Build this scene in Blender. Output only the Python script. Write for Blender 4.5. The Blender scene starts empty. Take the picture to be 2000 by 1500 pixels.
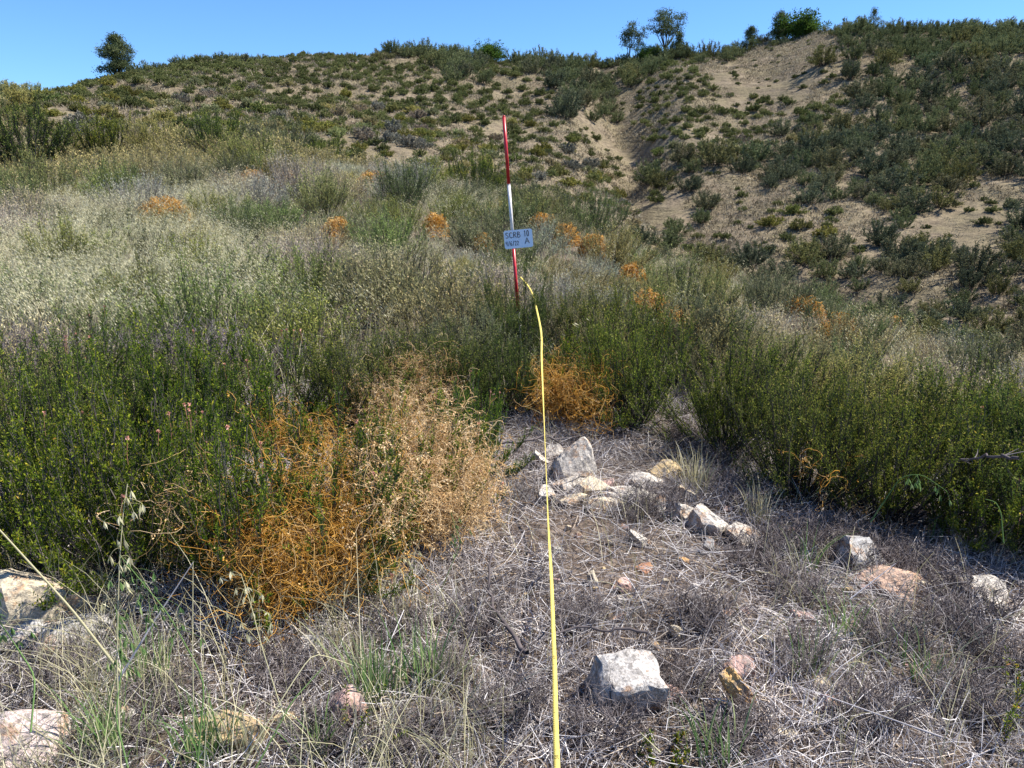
import bpy, math, random
import numpy as np
from mathutils import Vector
rng = np.random.default_rng(11); random.seed(11)
R = math.radians
sc = bpy.context.scene; col = sc.collection

# ------------------------------------------------------------------ camera model (2000x1500 reference pixels)
F = 1483.0; PITCH = R(15.0); EYE = np.array([0.0, 0.0, 1.55])
def ray(px, py):
    a = (px-1000)/F; b = (750-py)/F
    d = np.array([a, math.cos(PITCH)+b*math.sin(PITCH), -math.sin(PITCH)+b*math.cos(PITCH)])
    return d/math.hypot(d[0], d[1])            # unit horizontal length
def P3(px, py, r):                              # the point seen at a pixel, at horizontal range r
    return EYE + ray(px, py)*r
def proj(p):
    p = np.atleast_2d(p)-EYE
    f = p[:,1]*math.cos(PITCH)-p[:,2]*math.sin(PITCH); u = p[:,1]*math.sin(PITCH)+p[:,2]*math.cos(PITCH)
    return 1000+F*p[:,0]/f, 750-F*u/f

# ------------------------------------------------------------------ terrain height
ctl = []
def c_px(px, py, r, dz=0.0):
    p = P3(px, py, r); ctl.append((p[0], p[1], p[2]+dz))
def c_pol(az, r, z): ctl.append((r*math.sin(R(az)), r*math.cos(R(az)), z))
for az in range(-180, 180, 45): c_pol(az, .8, 0)
for az, z2, z4, z6, z10 in ((-34,0,.04,.12,.22),(-17,0,.02,.08,.12),(0,0,.0,.06,.02),(17,0,-.05,-.14,-.45),(34,-.02,-.15,-.42,-1.0),(55,-.05,-.25,-.6,-1.6),(-60,0,.05,.15,.3)):
    c_pol(az, 2, z2); c_pol(az, 4, z4); c_pol(az, 6.3, z6); c_pol(az, 10, z10)
CREST = [(-300,320,35),(0,318,34),(200,306,32),(400,296,30),(600,306,29),(800,350,26),(1000,405,22),(1200,458,19),(1400,518,17),(1600,598,14),(1800,650,12),(2000,690,10.5),(2300,740,9.2)]
for px, py, r in CREST: c_px(px, py, r, -.42)
for px, z in ((100,.45),(500,.35),(900,.1),(1300,-.75)): 
    p = P3(px, 500, 14); ctl.append((p[0], p[1], z))
for px, r, z in ((1000,30,-2.3),(1200,28,-4.6),(1400,27,-5.6),(1600,24,-5.8),(1800,22,-5.2),(2000,20,-4.8),(2300,18,-4.5),(800,34,.0),(600,36,1.6)):
    p = P3(px, 400, r); ctl.append((p[0], p[1], z))
FARP = [(-300,280,42),(0,268,43),(200,262,43),(400,248,45),(600,270,47),(800,332,44),(1000,405,42),(1200,450,40),(1330,492,42),(1500,530,40),(1700,590,37),(2000,640,33),(2300,700,30),
  (1190,160,106),(1215,250,90),(1235,320,76),(1250,400,60),(1340,466,50),(1600,545,43),
  (1000,300,60),(1000,200,86),(800,220,76),(600,200,76),(400,180,76),(200,195,66),(0,220,58),(1110,250,75),(1140,350,57),(900,270,64),
  (1330,330,68),(1330,240,80),(1400,200,92),(1500,140,106),(1450,400,58),(1600,300,70),(1600,430,54),(1800,300,70),(1800,430,55),(2000,200,82),(2000,370,60),(2000,500,46),(1800,160,96),(1650,200,87),(2250,300,66),(2250,150,85),
  (-300,275,78),(0,226,84),(120,188,90),(225,154,95),(400,122,106),(600,114,114),(800,110,117),(950,122,118),(1100,128,118),(1200,130,118),(1300,118,117),(1400,108,118),(1500,82,119),(1600,70,119),(1700,64,117),(1850,62,115),(2000,68,111),(2300,90,105)]
for a in FARP: c_px(*a)
for az in range(-48, 52, 8):
    c_pol(az, 150, 15+az*.1); c_pol(az, 260, 2); c_pol(az, 500, -10)
for az in (-150,-110,-75,75,110,150,180):
    c_pol(az, 15, 1.0 if az<0 else -2.0); c_pol(az, 60, 2 if az<0 else -5); c_pol(az, 200, 5); c_pol(az, 500, -5)
ctl = np.array(ctl)
def lp(x, y):
    r = np.hypot(x, y); k = np.log1p(r/2)/np.maximum(r, 1e-6); return x*k, y*k
cu, cv = lp(ctl[:,0], ctl[:,1]); cq = ctl[:,2]/(np.hypot(ctl[:,0], ctl[:,1])+3)
n = len(cu)
def tps(d2): return d2*np.log(d2+1e-12)*.5
A = np.zeros((n+3, n+3)); A[:n,:n] = tps((cu[:,None]-cu)**2+(cv[:,None]-cv)**2)+np.eye(n)*2e-4
A[:n,n] = 1; A[:n,n+1] = cu; A[:n,n+2] = cv; A[n:,:n] = A[:n,n:].T
W = np.linalg.solve(A, np.r_[cq, 0, 0, 0])
def hsh(i, j, s): 
    v = np.sin(i*127.1+j*311.7+s*74.7)*43758.5453; return v-np.floor(v)
def vnoise(x, y, s=0):
    xi = np.floor(x); yi = np.floor(y); fx = x-xi; fy = y-yi; fx = fx*fx*(3-2*fx); fy = fy*fy*(3-2*fy)
    a = hsh(xi,yi,s); b = hsh(xi+1,yi,s); c = hsh(xi,yi+1,s); d = hsh(xi+1,yi+1,s)
    return (a+(b-a)*fx+(c-a)*fy+(a-b-c+d)*fx*fy)*2-1
GP = np.array([P3(*q)[:2] for q in ((1165,140,116),(1190,165,104),(1215,250,90),(1235,320,76),(1250,400,60),(1340,466,50),(1600,545,43),(1900,600,38))])
def gully(x, y):
    d = np.full(len(x), 1e9)
    wx = x+1.2*vnoise(x/6, y/6, 91); wy = y
    for a_, b_ in zip(GP[:-1], GP[1:]):
        e = b_-a_; t = np.clip(((wx-a_[0])*e[0]+(wy-a_[1])*e[1])/(e@e), 0, 1); d = np.minimum(d, np.hypot(wx-a_[0]-t*e[0], wy-a_[1]-t*e[1]))
    return d
def height(x, y):
    x = np.asarray(x, float); y = np.asarray(y, float); sh = x.shape; x = x.ravel(); y = y.ravel()
    out = np.empty(len(x))
    for k in range(0, len(x), 20000):
        u, v = lp(x[k:k+20000], y[k:k+20000])
        out[k:k+20000] = tps((u[:,None]-cu)**2+(v[:,None]-cv)**2)@W[:n]+W[n]+W[n+1]*u+W[n+2]*v
    r = np.hypot(x, y); z = out*(r+3)
    far = np.clip((r-30)/30, 0, 1); mid = np.clip((r-5)/8, 0, 1)
    z += far*(.55*vnoise(x/7, y/7, 1)+.22*vnoise(x/2.6, y/2.6, 2)) + mid*.09*vnoise(x/1.7, y/1.7, 3)
    m_ = r > 35
    if m_.any():
        gd = gully(x[m_], y[m_]); z[m_] -= .7*np.exp(-(gd/1.3)**2)+.6*np.exp(-(gd/4.5)**2); z[m_] += .12*vnoise(x[m_]/1.1, y[m_]/1.1, 6)
    z += .025*vnoise(x/.45, y/.45, 4)+.012*vnoise(x/.16, y/.16, 5)
    return z.reshape(sh)
TT = np.geomspace(.9, 260, 1500)
def hit(px, py):
    d = ray(px, py); P = EYE+TT[:,None]*d
    h = height(P[:,0], P[:,1]); k = np.argmax(P[:,2] < h)
    if not (P[:,2] < h).any(): return None
    a, b = TT[max(k-1,0)], TT[k]
    for _ in range(8):
        m = (a+b)/2; q = EYE+d*m
        if q[2] < height(q[0:1], q[1:2])[0]: b = m
        else: a = m
    return EYE+d*b
def gz(x, y): return float(height(np.array([x]), np.array([y]))[0])

# ------------------------------------------------------------------ materials
def new_mat(name):
    m = bpy.data.materials.new(name); m.use_nodes = True; nt = m.node_tree; nt.nodes.clear()
    return m, nt, nt.nodes, nt.links
def ramp(nt, stops, inp):
    r = nt.nodes.new('ShaderNodeValToRGB'); e = r.color_ramp.elements
    while len(e) < len(stops): e.new(.5)
    for k, (p, c) in enumerate(stops): e[k].position = p; e[k].color = (*c, 1)
    nt.links.new(inp, r.inputs[0]); return r.outputs[0]
def mixc(nt, fac, a, b, mode='MIX'):
    m = nt.nodes.new('ShaderNodeMix'); m.data_type = 'RGBA'; m.blend_type = mode
    for s, v in ((m.inputs['Factor'], fac), (m.inputs[6], a), (m.inputs[7], b)):
        if hasattr(v, 'node'): nt.links.new(v, s)
        elif isinstance(v, tuple): s.default_value = (*v, 1) if len(v) == 3 else v
        else: s.default_value = v
    return m.outputs[2]
def noise(nt, scale, detail=3, coord='pos', rough=.6):
    if coord == 'rock':
        n_ = noise(nt, scale, detail, 'obj', rough).node; g = n_.inputs['Vector'].links[0].from_socket; oi_ = nt.nodes.new('ShaderNodeObjectInfo'); mu = nt.nodes.new('ShaderNodeMath'); mu.operation = 'MULTIPLY'; mu.inputs[1].default_value = 37.0; nt.links.new(oi_.outputs['Random'], mu.inputs[0]); ad = nt.nodes.new('ShaderNodeVectorMath'); nt.links.new(g, ad.inputs[0]); nt.links.new(mu.outputs[0], ad.inputs[1]); nt.links.new(ad.outputs[0], n_.inputs['Vector']); return n_.outputs[0]
    n_ = nt.nodes.new('ShaderNodeTexNoise'); n_.inputs['Scale'].default_value = scale; n_.inputs['Detail'].default_value = detail; n_.inputs['Roughness'].default_value = rough
    if coord == 'pos': g = nt.nodes.new('ShaderNodeNewGeometry'); nt.links.new(g.outputs['Position'], n_.inputs['Vector'])
    else: g = nt.nodes.new('ShaderNodeTexCoord'); nt.links.new(g.outputs['Object'], n_.inputs['Vector'])
    return n_.outputs[0]
BR = {'needle_leaves':1.95,'chamise_leaves':1.4,'bright_leaves':1.25,'olive_leaves':1.85,'grey_leaves':1.6,'low_shrub_leaves':2.05,'faded_shrub_leaves':2.2,'tall_shrub_leaves':2.1,'pine_needles':1.3,'oak_leaves':.66,'grass_blade':1.45,'dead_twigs':1.2,'thatch':1.12,'hill_grass':.8,'straw':1.1,'oat_seed':1.0,'dodder':1.0,'pale_dodder':1.05,'fresh_grass':1.1,'dried_flower':1.1}
def leafmat(name, stops, transl=.3, var=.35, nscale=1.2, tint=None, rough=None):
    """colour per leaf from the 'rnd' attribute, slowly varied by plant and place"""
    m, nt, N, L = new_mat(name)
    at = N.new('ShaderNodeAttribute'); at.attribute_name = 'rnd'
    k_ = BR.get(name, 1.0); c = ramp(nt, [(p, tuple(min(.85, v*k_) for v in q)) for p, q in stops], at.outputs['Fac'])
    nz = noise(nt, nscale, 2)
    v = ramp(nt, [(.3, (1-var,)*3), (.7, (1+var,)*3)], nz)
    c = mixc(nt, 1.0, c, v, 'MULTIPLY')
    if tint:
        oi = N.new('ShaderNodeObjectInfo'); t = ramp(nt, tint, oi.outputs['Random']); c = mixc(nt, 1.0, c, t, 'MULTIPLY')
    d = N.new('ShaderNodeBsdfDiffuse'); L.new(c, d.inputs[0]); out = N.new('ShaderNodeOutputMaterial')
    sh = d.outputs[0]
    if transl:
        tr = N.new('ShaderNodeBsdfTranslucent'); L.new(c, tr.inputs[0]); mx = N.new('ShaderNodeMixShader'); mx.inputs[0].default_value = transl
        L.new(d.outputs[0], mx.inputs[1]); L.new(tr.outputs[0], mx.inputs[2]); sh = mx.outputs[0]
    if rough:
        gl = N.new('ShaderNodeBsdfGlossy'); gl.inputs['Roughness'].default_value = rough; gl.inputs[0].default_value = (.8,.85,.8,1)
        mx = N.new('ShaderNodeMixShader'); mx.inputs[0].default_value = .06; L.new(sh, mx.inputs[1]); L.new(gl.outputs[0], mx.inputs[2]); sh = mx.outputs[0]
    L.new(sh, out.inputs[0]); return m
TINT = [(0,(.62,.66,.62)),(.25,(.95,.98,.9)),(.5,(1.12,.96,.82)),(.75,(1.35,1.2,.7)),(1,(.9,1.05,.85))]
M = {}
M['chamise'] = leafmat('chamise_leaves', [(0,(.02,.034,.01)),(.4,(.05,.078,.02)),(.75,(.14,.165,.04)),(.93,(.25,.24,.07)),(1,(.36,.24,.13))], .3, .3, 2.0, TINT)
M['green'] = leafmat('bright_leaves', [(0,(.015,.032,.007)),(.4,(.045,.085,.015)),(.78,(.16,.205,.03)),(.93,(.33,.30,.05)),(1,(.42,.20,.1))], .35, .25, 2.5, TINT)
M['midgreen'] = leafmat('needle_leaves', [(0,(.045,.06,.025)),(.45,(.095,.12,.045)),(.8,(.16,.18,.075)),(.93,(.25,.23,.12)),(1,(.34,.25,.16))], .3, .3, 1.2, TINT)
M['olive'] = leafmat('olive_leaves', [(0,(.07,.075,.04)),(.5,(.13,.135,.07)),(.85,(.22,.205,.12)),(1,(.32,.26,.18))], .3, .3, .9, TINT)
M['grey'] = leafmat('grey_leaves', [(0,(.13,.125,.11)),(.5,(.25,.24,.2)),(.8,(.34,.33,.27)),(1,(.42,.38,.33))], .2, .25, .9, TINT)
M['farlow'] = leafmat('low_shrub_leaves', [(0,(.036,.043,.018)),(.5,(.072,.08,.03)),(.9,(.13,.125,.055)),(1,(.18,.15,.09))], .2, .3, .12, TINT)
M['farpurple'] = leafmat('faded_shrub_leaves', [(0,(.06,.055,.05)),(.5,(.1,.095,.08)),(.9,(.16,.145,.12)),(1,(.2,.17,.14))], .15, .25, .12, TINT)
M['fartall'] = leafmat('tall_shrub_leaves', [(0,(.03,.037,.02)),(.5,(.06,.068,.042)),(.9,(.105,.11,.07)),(1,(.15,.135,.09))], .2, .25, .1, TINT)
M['pine'] = leafmat('pine_needles', [(0,(.03,.045,.022)),(.6,(.08,.10,.045)),(1,(.16,.17,.08))], .3, .2, .3)
M['oak'] = leafmat('oak_leaves', [(0,(.05,.10,.02)),(.6,(.11,.19,.035)),(1,(.2,.29,.06))], .4, .25, .3)
M['bark'] = leafmat('grey_bark', [(0,(.07,.06,.055)),(1,(.16,.14,.125))], 0, .3, 6)
M['darkbark'] = leafmat('dark_bark', [(0,(.035,.03,.028)),(1,(.09,.08,.075))], 0, .3, 6)
M['twig'] = leafmat('dead_twigs', [(0,(.05,.04,.04)),(.5,(.13,.11,.105)),(1,(.34,.30,.28))], 0, .3, 3)
M['thatch'] = leafmat('thatch', [(0,(.06,.05,.05)),(.3,(.20,.175,.17)),(.6,(.42,.385,.37)),(.9,(.72,.68,.65)),(1,(.5,.38,.25))], .15, .4, 1.6)
M['straw'] = leafmat('straw', [(0,(.30,.27,.14)),(.5,(.48,.44,.26)),(1,(.66,.60,.40))], .3, .2, .8)
M['oats'] = leafmat('oat_seed', [(0,(.52,.49,.28)),(.5,(.72,.67,.41)),(1,(.84,.79,.56))], .5, .12, .8)
M['blade'] = leafmat('grass_blade', [(0,(.14,.15,.08)),(.35,(.25,.25,.14)),(.7,(.42,.38,.25)),(1,(.55,.47,.33))], .3, .3, .5)
M['fresh'] = leafmat('fresh_grass', [(0,(.09,.17,.05)),(.6,(.17,.27,.09)),(1,(.36,.38,.18))], .35, .2, 3)
M['hillgrass'] = leafmat('hill_grass', [(0,(.08,.065,.045)),(.4,(.22,.185,.12)),(.75,(.42,.36,.24)),(1,(.62,.55,.40))], .2, .22, .12)
M['dodder'] = leafmat('dodder', [(0,(.30,.13,.025)),(.3,(.60,.30,.05)),(.7,(.78,.46,.12)),(1,(.70,.50,.26))], .3, .15, 3)
M['palevine'] = leafmat('pale_dodder', [(0,(.46,.27,.10)),(.5,(.66,.45,.22)),(1,(.76,.6,.38))], .3, .15, 3)
M['pink'] = leafmat('dried_flower', [(0,(.42,.18,.12)),(1,(.68,.40,.30))], .2, .2, 3)
M['yellow'] = leafmat('yellowing_leaves', [(0,(.35,.22,.02)),(.6,(.6,.36,.04)),(1,(.55,.45,.08))], .3, .2, 3)

# ground
m, nt, N, L = new_mat('hillside_soil'); M['ground'] = m
n1 = noise(nt, .09, 4); n2 = noise(nt, 1.1, 6, rough=.7); n3 = noise(nt, 14, 5, rough=.7); n4 = noise(nt, .35, 4)
soil = ramp(nt, [(.28,(.105,.08,.055)),(.42,(.165,.13,.088)),(.55,(.21,.168,.112)),(.75,(.27,.22,.15))], n2)
grass = ramp(nt, [(.3,(.13,.105,.065)),(.55,(.20,.165,.10)),(.75,(.275,.23,.145))], n3)
fac = ramp(nt, [(.42,(0,0,0)),(.58,(1,1,1))], n4)
c = mixc(nt, fac, soil, grass); n5 = noise(nt, 3.2, 6, rough=.75); c = mixc(nt, 1.0, c, ramp(nt, [(.36,(.58,.58,.6)),(.5,(1,1,1)),(.66,(1.22,1.2,1.15))], n5), 'MULTIPLY')
near = ramp(nt, [(.3,(.07,.05,.04)),(.5,(.14,.105,.08)),(.7,(.25,.20,.16))], n3)
g = N.new('ShaderNodeNewGeometry'); vl = N.new('ShaderNodeVectorMath'); vl.operation = 'LENGTH'; L.new(g.outputs['Position'], vl.inputs[0])
mr = N.new('ShaderNodeMapRange'); mr.inputs[1].default_value = 22; mr.inputs[2].default_value = 38; L.new(vl.outputs['Value'], mr.inputs[0])
c = mixc(nt, mr.outputs[0], near, c)
c = mixc(nt, 1.0, c, ramp(nt, [(.3,(.8,.8,.8)),(.7,(1.12,1.12,1.12))], n1), 'MULTIPLY')
bs = N.new('ShaderNodeBsdfPrincipled'); L.new(c, bs.inputs['Base Color']); bs.inputs['Roughness'].default_value = .95; bs.inputs['Specular IOR Level'].default_value = .1
bp = N.new('ShaderNodeBump'); bp.inputs['Strength'].default_value = .7; bp.inputs['Distance'].default_value = .03; L.new(n3, bp.inputs['Height'])
mp = N.new('ShaderNodeMapping'); mp.inputs['Scale'].default_value = (.22,.22,2.6); L.new(g.outputs['Position'], mp.inputs[0]); n6 = N.new('ShaderNodeTexNoise'); n6.inputs['Scale'].default_value = 1.0; n6.inputs['Detail'].default_value = 5; L.new(mp.outputs[0], n6.inputs[0])
bp3 = N.new('ShaderNodeBump'); bp3.inputs['Strength'].default_value = .8; L.new(mr.outputs[0], bp3.inputs['Strength']); bp3.inputs['Distance'].default_value = .28; L.new(n6.outputs[0], bp3.inputs['Height']); L.new(bp.outputs[0], bp3.inputs['Normal'])
bp2 = N.new('ShaderNodeBump'); bp2.inputs['Strength'].default_value = .6; bp2.inputs['Distance'].default_value = .35; L.new(n2, bp2.inputs['Height']); L.new(bp3.outputs[0], bp2.inputs['Normal']); L.new(bp2.outputs[0], bs.inputs['Normal'])
L.new(bs.outputs[0], N.new('ShaderNodeOutputMaterial').inputs[0])

# rock: object colour times a stained, lichened surface
m, nt, N, L = new_mat('quartzite'); M['rock'] = m
oi = N.new('ShaderNodeObjectInfo')
na = noise(nt, 11, 6, 'rock', .7); nb = noise(nt, 30, 6, 'rock', .75); nc = noise(nt, 130, 3, 'rock')
c = mixc(nt, 1.0, oi.outputs['Color'], ramp(nt, [(.3,(.72,.70,.68)),(.55,(1,1,1)),(.8,(1.1,1.07,1.0))], na), 'MULTIPLY')
c = mixc(nt, ramp(nt, [(.53,(0,0,0)),(.62,(.85,.85,.85))], na), c, (.44,.25,.13))
c = mixc(nt, ramp(nt, [(.50,(0,0,0)),(.58,(.8,.8,.8))], nb), c, (.20,.18,.16))
c = mixc(nt, 1.0, c, ramp(nt, [(.35,(.68,.67,.65)),(.6,(1.12,1.12,1.12))], nc), 'MULTIPLY')
bs = N.new('ShaderNodeBsdfPrincipled'); L.new(c, bs.inputs['Base Color']); bs.inputs['Roughness'].default_value = .8; bs.inputs['Specular IOR Level'].default_value = .25
bp = N.new('ShaderNodeBump'); bp.inputs['Strength'].default_value = .8; bp.inputs['Distance'].default_value = .014; L.new(nb, bp.inputs['Height']); L.new(bp.outputs[0], bs.inputs['Normal'])
L.new(bs.outputs[0], N.new('ShaderNodeOutputMaterial').inputs[0])

def simple(name, colr, rough=.5, spec=.5, ns=0, amt=.12):
    m, nt, N, L = new_mat(name); bs = N.new('ShaderNodeBsdfPrincipled')
    c = mixc(nt, 1.0, colr, ramp(nt, [(.3,(1-amt,)*3),(.7,(1+amt*.5,)*3)], noise(nt, ns or 20, 5, 'obj')), 'MULTIPLY'); L.new(c, bs.inputs['Base Color'])
    bs.inputs['Roughness'].default_value = rough; bs.inputs['Specular IOR Level'].default_value = spec
    L.new(bs.outputs[0], N.new('ShaderNodeOutputMaterial').inputs[0]); return m
M['red'] = simple('pole_red', (.55,.02,.025), .35, .5, 30, .25)
M['white'] = simple('pole_white', (.72,.68,.62), .45, .5, 40, .25)
M['steel'] = simple('pole_tip', (.5,.48,.45), .35)
M['board'] = simple('whiteboard', (.86,.90,.92), .4, .5, 8, .06)
M['ink'] = simple('marker_ink', (.012,.012,.015), .5)
M['tape'] = simple('yellow_tape', (.66,.53,.12), .5, .4, 12, .12)
M['tapeink'] = simple('tape_print', (.05,.045,.03), .6)

# ------------------------------------------------------------------ mesh helpers
class Acc:
    def __init__(s): s.V = []; s.F = {}; s.A = []; s.n = 0
    def add(s, V, Fs, a):
        V = np.asarray(V, float).reshape(-1, 3); Fs = np.asarray(Fs, int)
        s.F.setdefault(Fs.shape[1], []).append(Fs+s.n); s.V.append(V); s.A.append(np.broadcast_to(np.asarray(a, float), (len(V),)) if np.ndim(a) <= 1 else np.asarray(a).ravel()); s.n += len(V)
    def data(s):
        return np.concatenate(s.V), {k: np.concatenate(v) for k, v in s.F.items()}, np.concatenate(s.A)
    def mesh(s, name, mat, smooth=False):
        V, Fd, A_ = s.data(); return mk_mesh(name, V, Fd, A_, mat, smooth)
def mk_mesh(name, V, Fd, A_, mat, smooth=False):
    me = bpy.data.meshes.new(name); me.vertices.add(len(V)); me.vertices.foreach_set('co', V.astype(np.float32).ravel())
    li = np.concatenate([f.ravel() for f in Fd.values()]); tot = np.concatenate([np.full(len(f), k) for k, f in Fd.items()])
    me.loops.add(len(li)); me.loops.foreach_set('vertex_index', li.astype(np.int32))
    me.polygons.add(len(tot)); me.polygons.foreach_set('loop_start', np.r_[0, np.cumsum(tot)[:-1]].astype(np.int32)); me.polygons.foreach_set('loop_total', tot.astype(np.int32))
    if smooth: me.polygons.foreach_set('use_smooth', np.ones(len(tot), bool))
    at = me.attributes.new('rnd', 'FLOAT', 'POINT'); at.data.foreach_set('value', A_.astype(np.float32))
    me.update(); me.validate(); me.materials.append(mat); return me
def link(name, me, parent=None, loc=None):
    o = bpy.data.objects.new(name, me); col.objects.link(o)
    if parent: o.parent = parent
    if loc is not None: o.location = [float(v) for v in loc]
    return o
def tag(o, label=None, cat=None, group=None, kind=None):
    if label: o['label'] = label
    if cat: o['category'] = cat
    if group: o['group'] = group
    if kind: o['kind'] = kind
    return o
def unit(v): return v/(np.linalg.norm(v, axis=-1, keepdims=True)+1e-9)
def tubes(acc, P, Rr, a, sides=3):
    """P (N,K,3) polylines, Rr (N,K) radii"""
    P = np.asarray(P, float); N_, K = P.shape[:2]; Rr = np.broadcast_to(Rr, (N_, K))
    T = unit(np.gradient(P, axis=1)); ref = unit(rng.normal(size=(N_,1,3))+np.array([.01,.02,.03])); u = unit(np.cross(T, ref)); w = np.cross(T, u)
    th = np.arange(sides)*2*math.pi/sides
    V = P[:,:,None]+Rr[:,:,None,None]*(u[:,:,None]*np.cos(th)[:,None]+w[:,:,None]*np.sin(th)[:,None])
    idx = np.arange(N_*K*sides).reshape(N_, K, sides); nx = np.roll(idx, -1, 2)
    Fs = np.stack([idx[:,:-1], nx[:,:-1], nx[:,1:], idx[:,1:]], -1).reshape(-1, 4)
    acc.add(V, Fs, np.repeat(np.broadcast_to(a, (N_,)), K*sides))
def ribbons(acc, P, Wd, a, side=None):
    P = np.asarray(P, float); N_, K = P.shape[:2]; Wd = np.broadcast_to(Wd, (N_, K))
    if side is None:
        T = P[:,-1]-P[:,0]; side = unit(np.cross(T, rng.normal(size=(N_,3))))
    V = P[:,:,None]+np.array([-.5,.5])[:,None]*Wd[:,:,None,None]*side[:,None,None]
    idx = np.arange(N_*K*2).reshape(N_, K, 2)
    Fs = np.stack([idx[:,:-1,0], idx[:,:-1,1], idx[:,1:,1], idx[:,1:,0]], -1).reshape(-1, 4)
    acc.add(V, Fs, np.repeat(np.broadcast_to(a, (N_,)), K*2))
def leaves(acc, P, D, Ln, Wd, a):
    P = np.asarray(P, float); N_ = len(P); D = unit(D); S = unit(np.cross(D, rng.normal(size=(N_,3)))); Nn = np.cross(D, S)
    Ln = np.broadcast_to(Ln, (N_,))[:,None]; Wd = np.broadcast_to(Wd, (N_,))[:,None]
    m_ = P+D*Ln*.5+Nn*Ln*.06
    V = np.stack([P, m_-S*Wd*.5, P+D*Ln, m_+S*Wd*.5], 1)
    Fs = np.arange(N_*4).reshape(N_, 4); acc.add(V, Fs, np.repeat(np.broadcast_to(a, (N_,)), 4))
def bez(p0, p1, p2, K):
    t = np.linspace(0, 1, K)[None,:,None]; return (1-t)**2*p0[:,None]+2*t*(1-t)*p1[:,None]+t*t*p2[:,None]
def rdir(N_, up=0.): return unit(rng.normal(size=(N_,3))+np.array([0,0,up]))

# ------------------------------------------------------------------ shrub builder
def shrub(Rad, H, ns, sps, lps, ll, lw, sl=.14, up=1.2, sr=.006, lowfill=.3, lobes=5, flat=.6, tips=None):
    """returns (branches Acc, foliage Acc); ns stems, sps shoots per stem, lps leaves per shoot"""
    br, fo = Acc(), Acc()
    az = rng.uniform(0, 2*math.pi, ns); rr = np.sqrt(rng.uniform(0, 1, ns)); ph = rng.uniform(0, 6.28, lobes)
    lob = 1+.22*np.sin(az*2+ph[0])+.16*np.sin(az*3+ph[1])+.1*np.sin(az*5+ph[2])
    rad = Rad*rr*lob; zt = H*np.sqrt(np.clip(1-flat*rr**2, .05, 1))*rng.uniform(.72, 1.08, ns)*(1+.13*np.sin(az*2+rr*4+ph[3]))
    low = rng.uniform(0, 1, ns) < lowfill; zt[low] *= rng.uniform(.2, .7, low.sum())
    p2 = np.stack([rad*np.cos(az), rad*np.sin(az), zt], 1)
    p0 = np.stack([rad*.12*np.cos(az), rad*.12*np.sin(az), np.full(ns, -.03)], 1)+rng.normal(size=(ns,3))*[.02,.02,0]
    p1 = p0*.4+p2*.6; p1[:,:2] += (p2-p0)[:,:2]*rng.uniform(-.05,.25,(ns,1)); p1[:,2] = zt*rng.uniform(.3,.55,ns)
    K = 6; S = bez(p0, p1, p2, K); S[:,1:-1] += rng.normal(size=(ns,K-2,3))*Rad*.025
    tubes(br, S, np.linspace(sr, sr*.3, K)[None]*rng.uniform(.7,1.3,(ns,1)), rng.uniform(0,1,ns))
    # shoots
    q = ns*sps; si = np.repeat(np.arange(ns), sps); t = 1-rng.uniform(0, 1, q)**1.35*.68
    f = t*(K-1); i0 = np.clip(f.astype(int), 0, K-2); fr = (f-i0)[:,None]
    b = S[si,i0]*(1-fr)+S[si,i0+1]*fr; tg = unit(S[si,i0+1]-S[si,i0])
    out = b*[1,1,.3]/max(Rad,.01)
    d = unit(tg*.7+rng.normal(size=(q,3))*.45+out*.35+np.array([0,0,up]))
    Lh = sl*rng.uniform(.45,1.3,q)[:,None]
    e = b+d*Lh; mid = (b+e)/2+rng.normal(size=(q,3))*Lh*.07
    if sr > 0: ribbons(br, np.stack([b,mid,e],1), np.array([sr*.5,sr*.4,sr*.2])[None], rng.uniform(0,1,q))
    k = q*lps; li = np.repeat(np.arange(q), lps); tt = np.tile(np.linspace(.12,1,lps), q)+rng.uniform(-.06,.06,k)
    pb = b[li]+(e-b)[li]*tt[:,None]
    ld = unit(d[li]*.9+rng.normal(size=(k,3))*.62)
    keep = pb[:,2] > .01
    a = np.clip(rng.uniform(0,1,k)*.5+rng.uniform(0,.2,q)[li]+.32*tt**1.5-.03, 0, 1); 
    leaves(fo, pb[keep], ld[keep], (ll*rng.uniform(.6,1.3,k))[keep], (lw*rng.uniform(.7,1.3,k))[keep], a[keep])
    return br, fo, S
class Proto:
    def __init__(s, name, fol, bark, **kw):
        s.name = name; br, fo, s.S = shrub(**kw); s.R = kw['Rad']; s.H = kw['H']
        s.br = br.mesh(name+'_branches', M[bark]); s.fo = fo.mesh(name+'_foliage', M[fol]); s.extra = []
def place(pr, pos, sc_, rot, name, label, cat='shrub', group=None, sz=None):
    e = bpy.data.objects.new(name, None); e.empty_display_size = .1; col.objects.link(e)
    e.location = [float(v) for v in pos]; e.rotation_euler = (rng.normal()*.05, rng.normal()*.05, rot); e.scale = (sc_, sc_*rng.uniform(.9,1.1), sz or sc_)
    tag(e, label, cat, group)
    link('branches', pr.br, e); link('foliage', pr.fo, e)
    for nm, me in pr.extra: link(nm, me, e)
    return e

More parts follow.
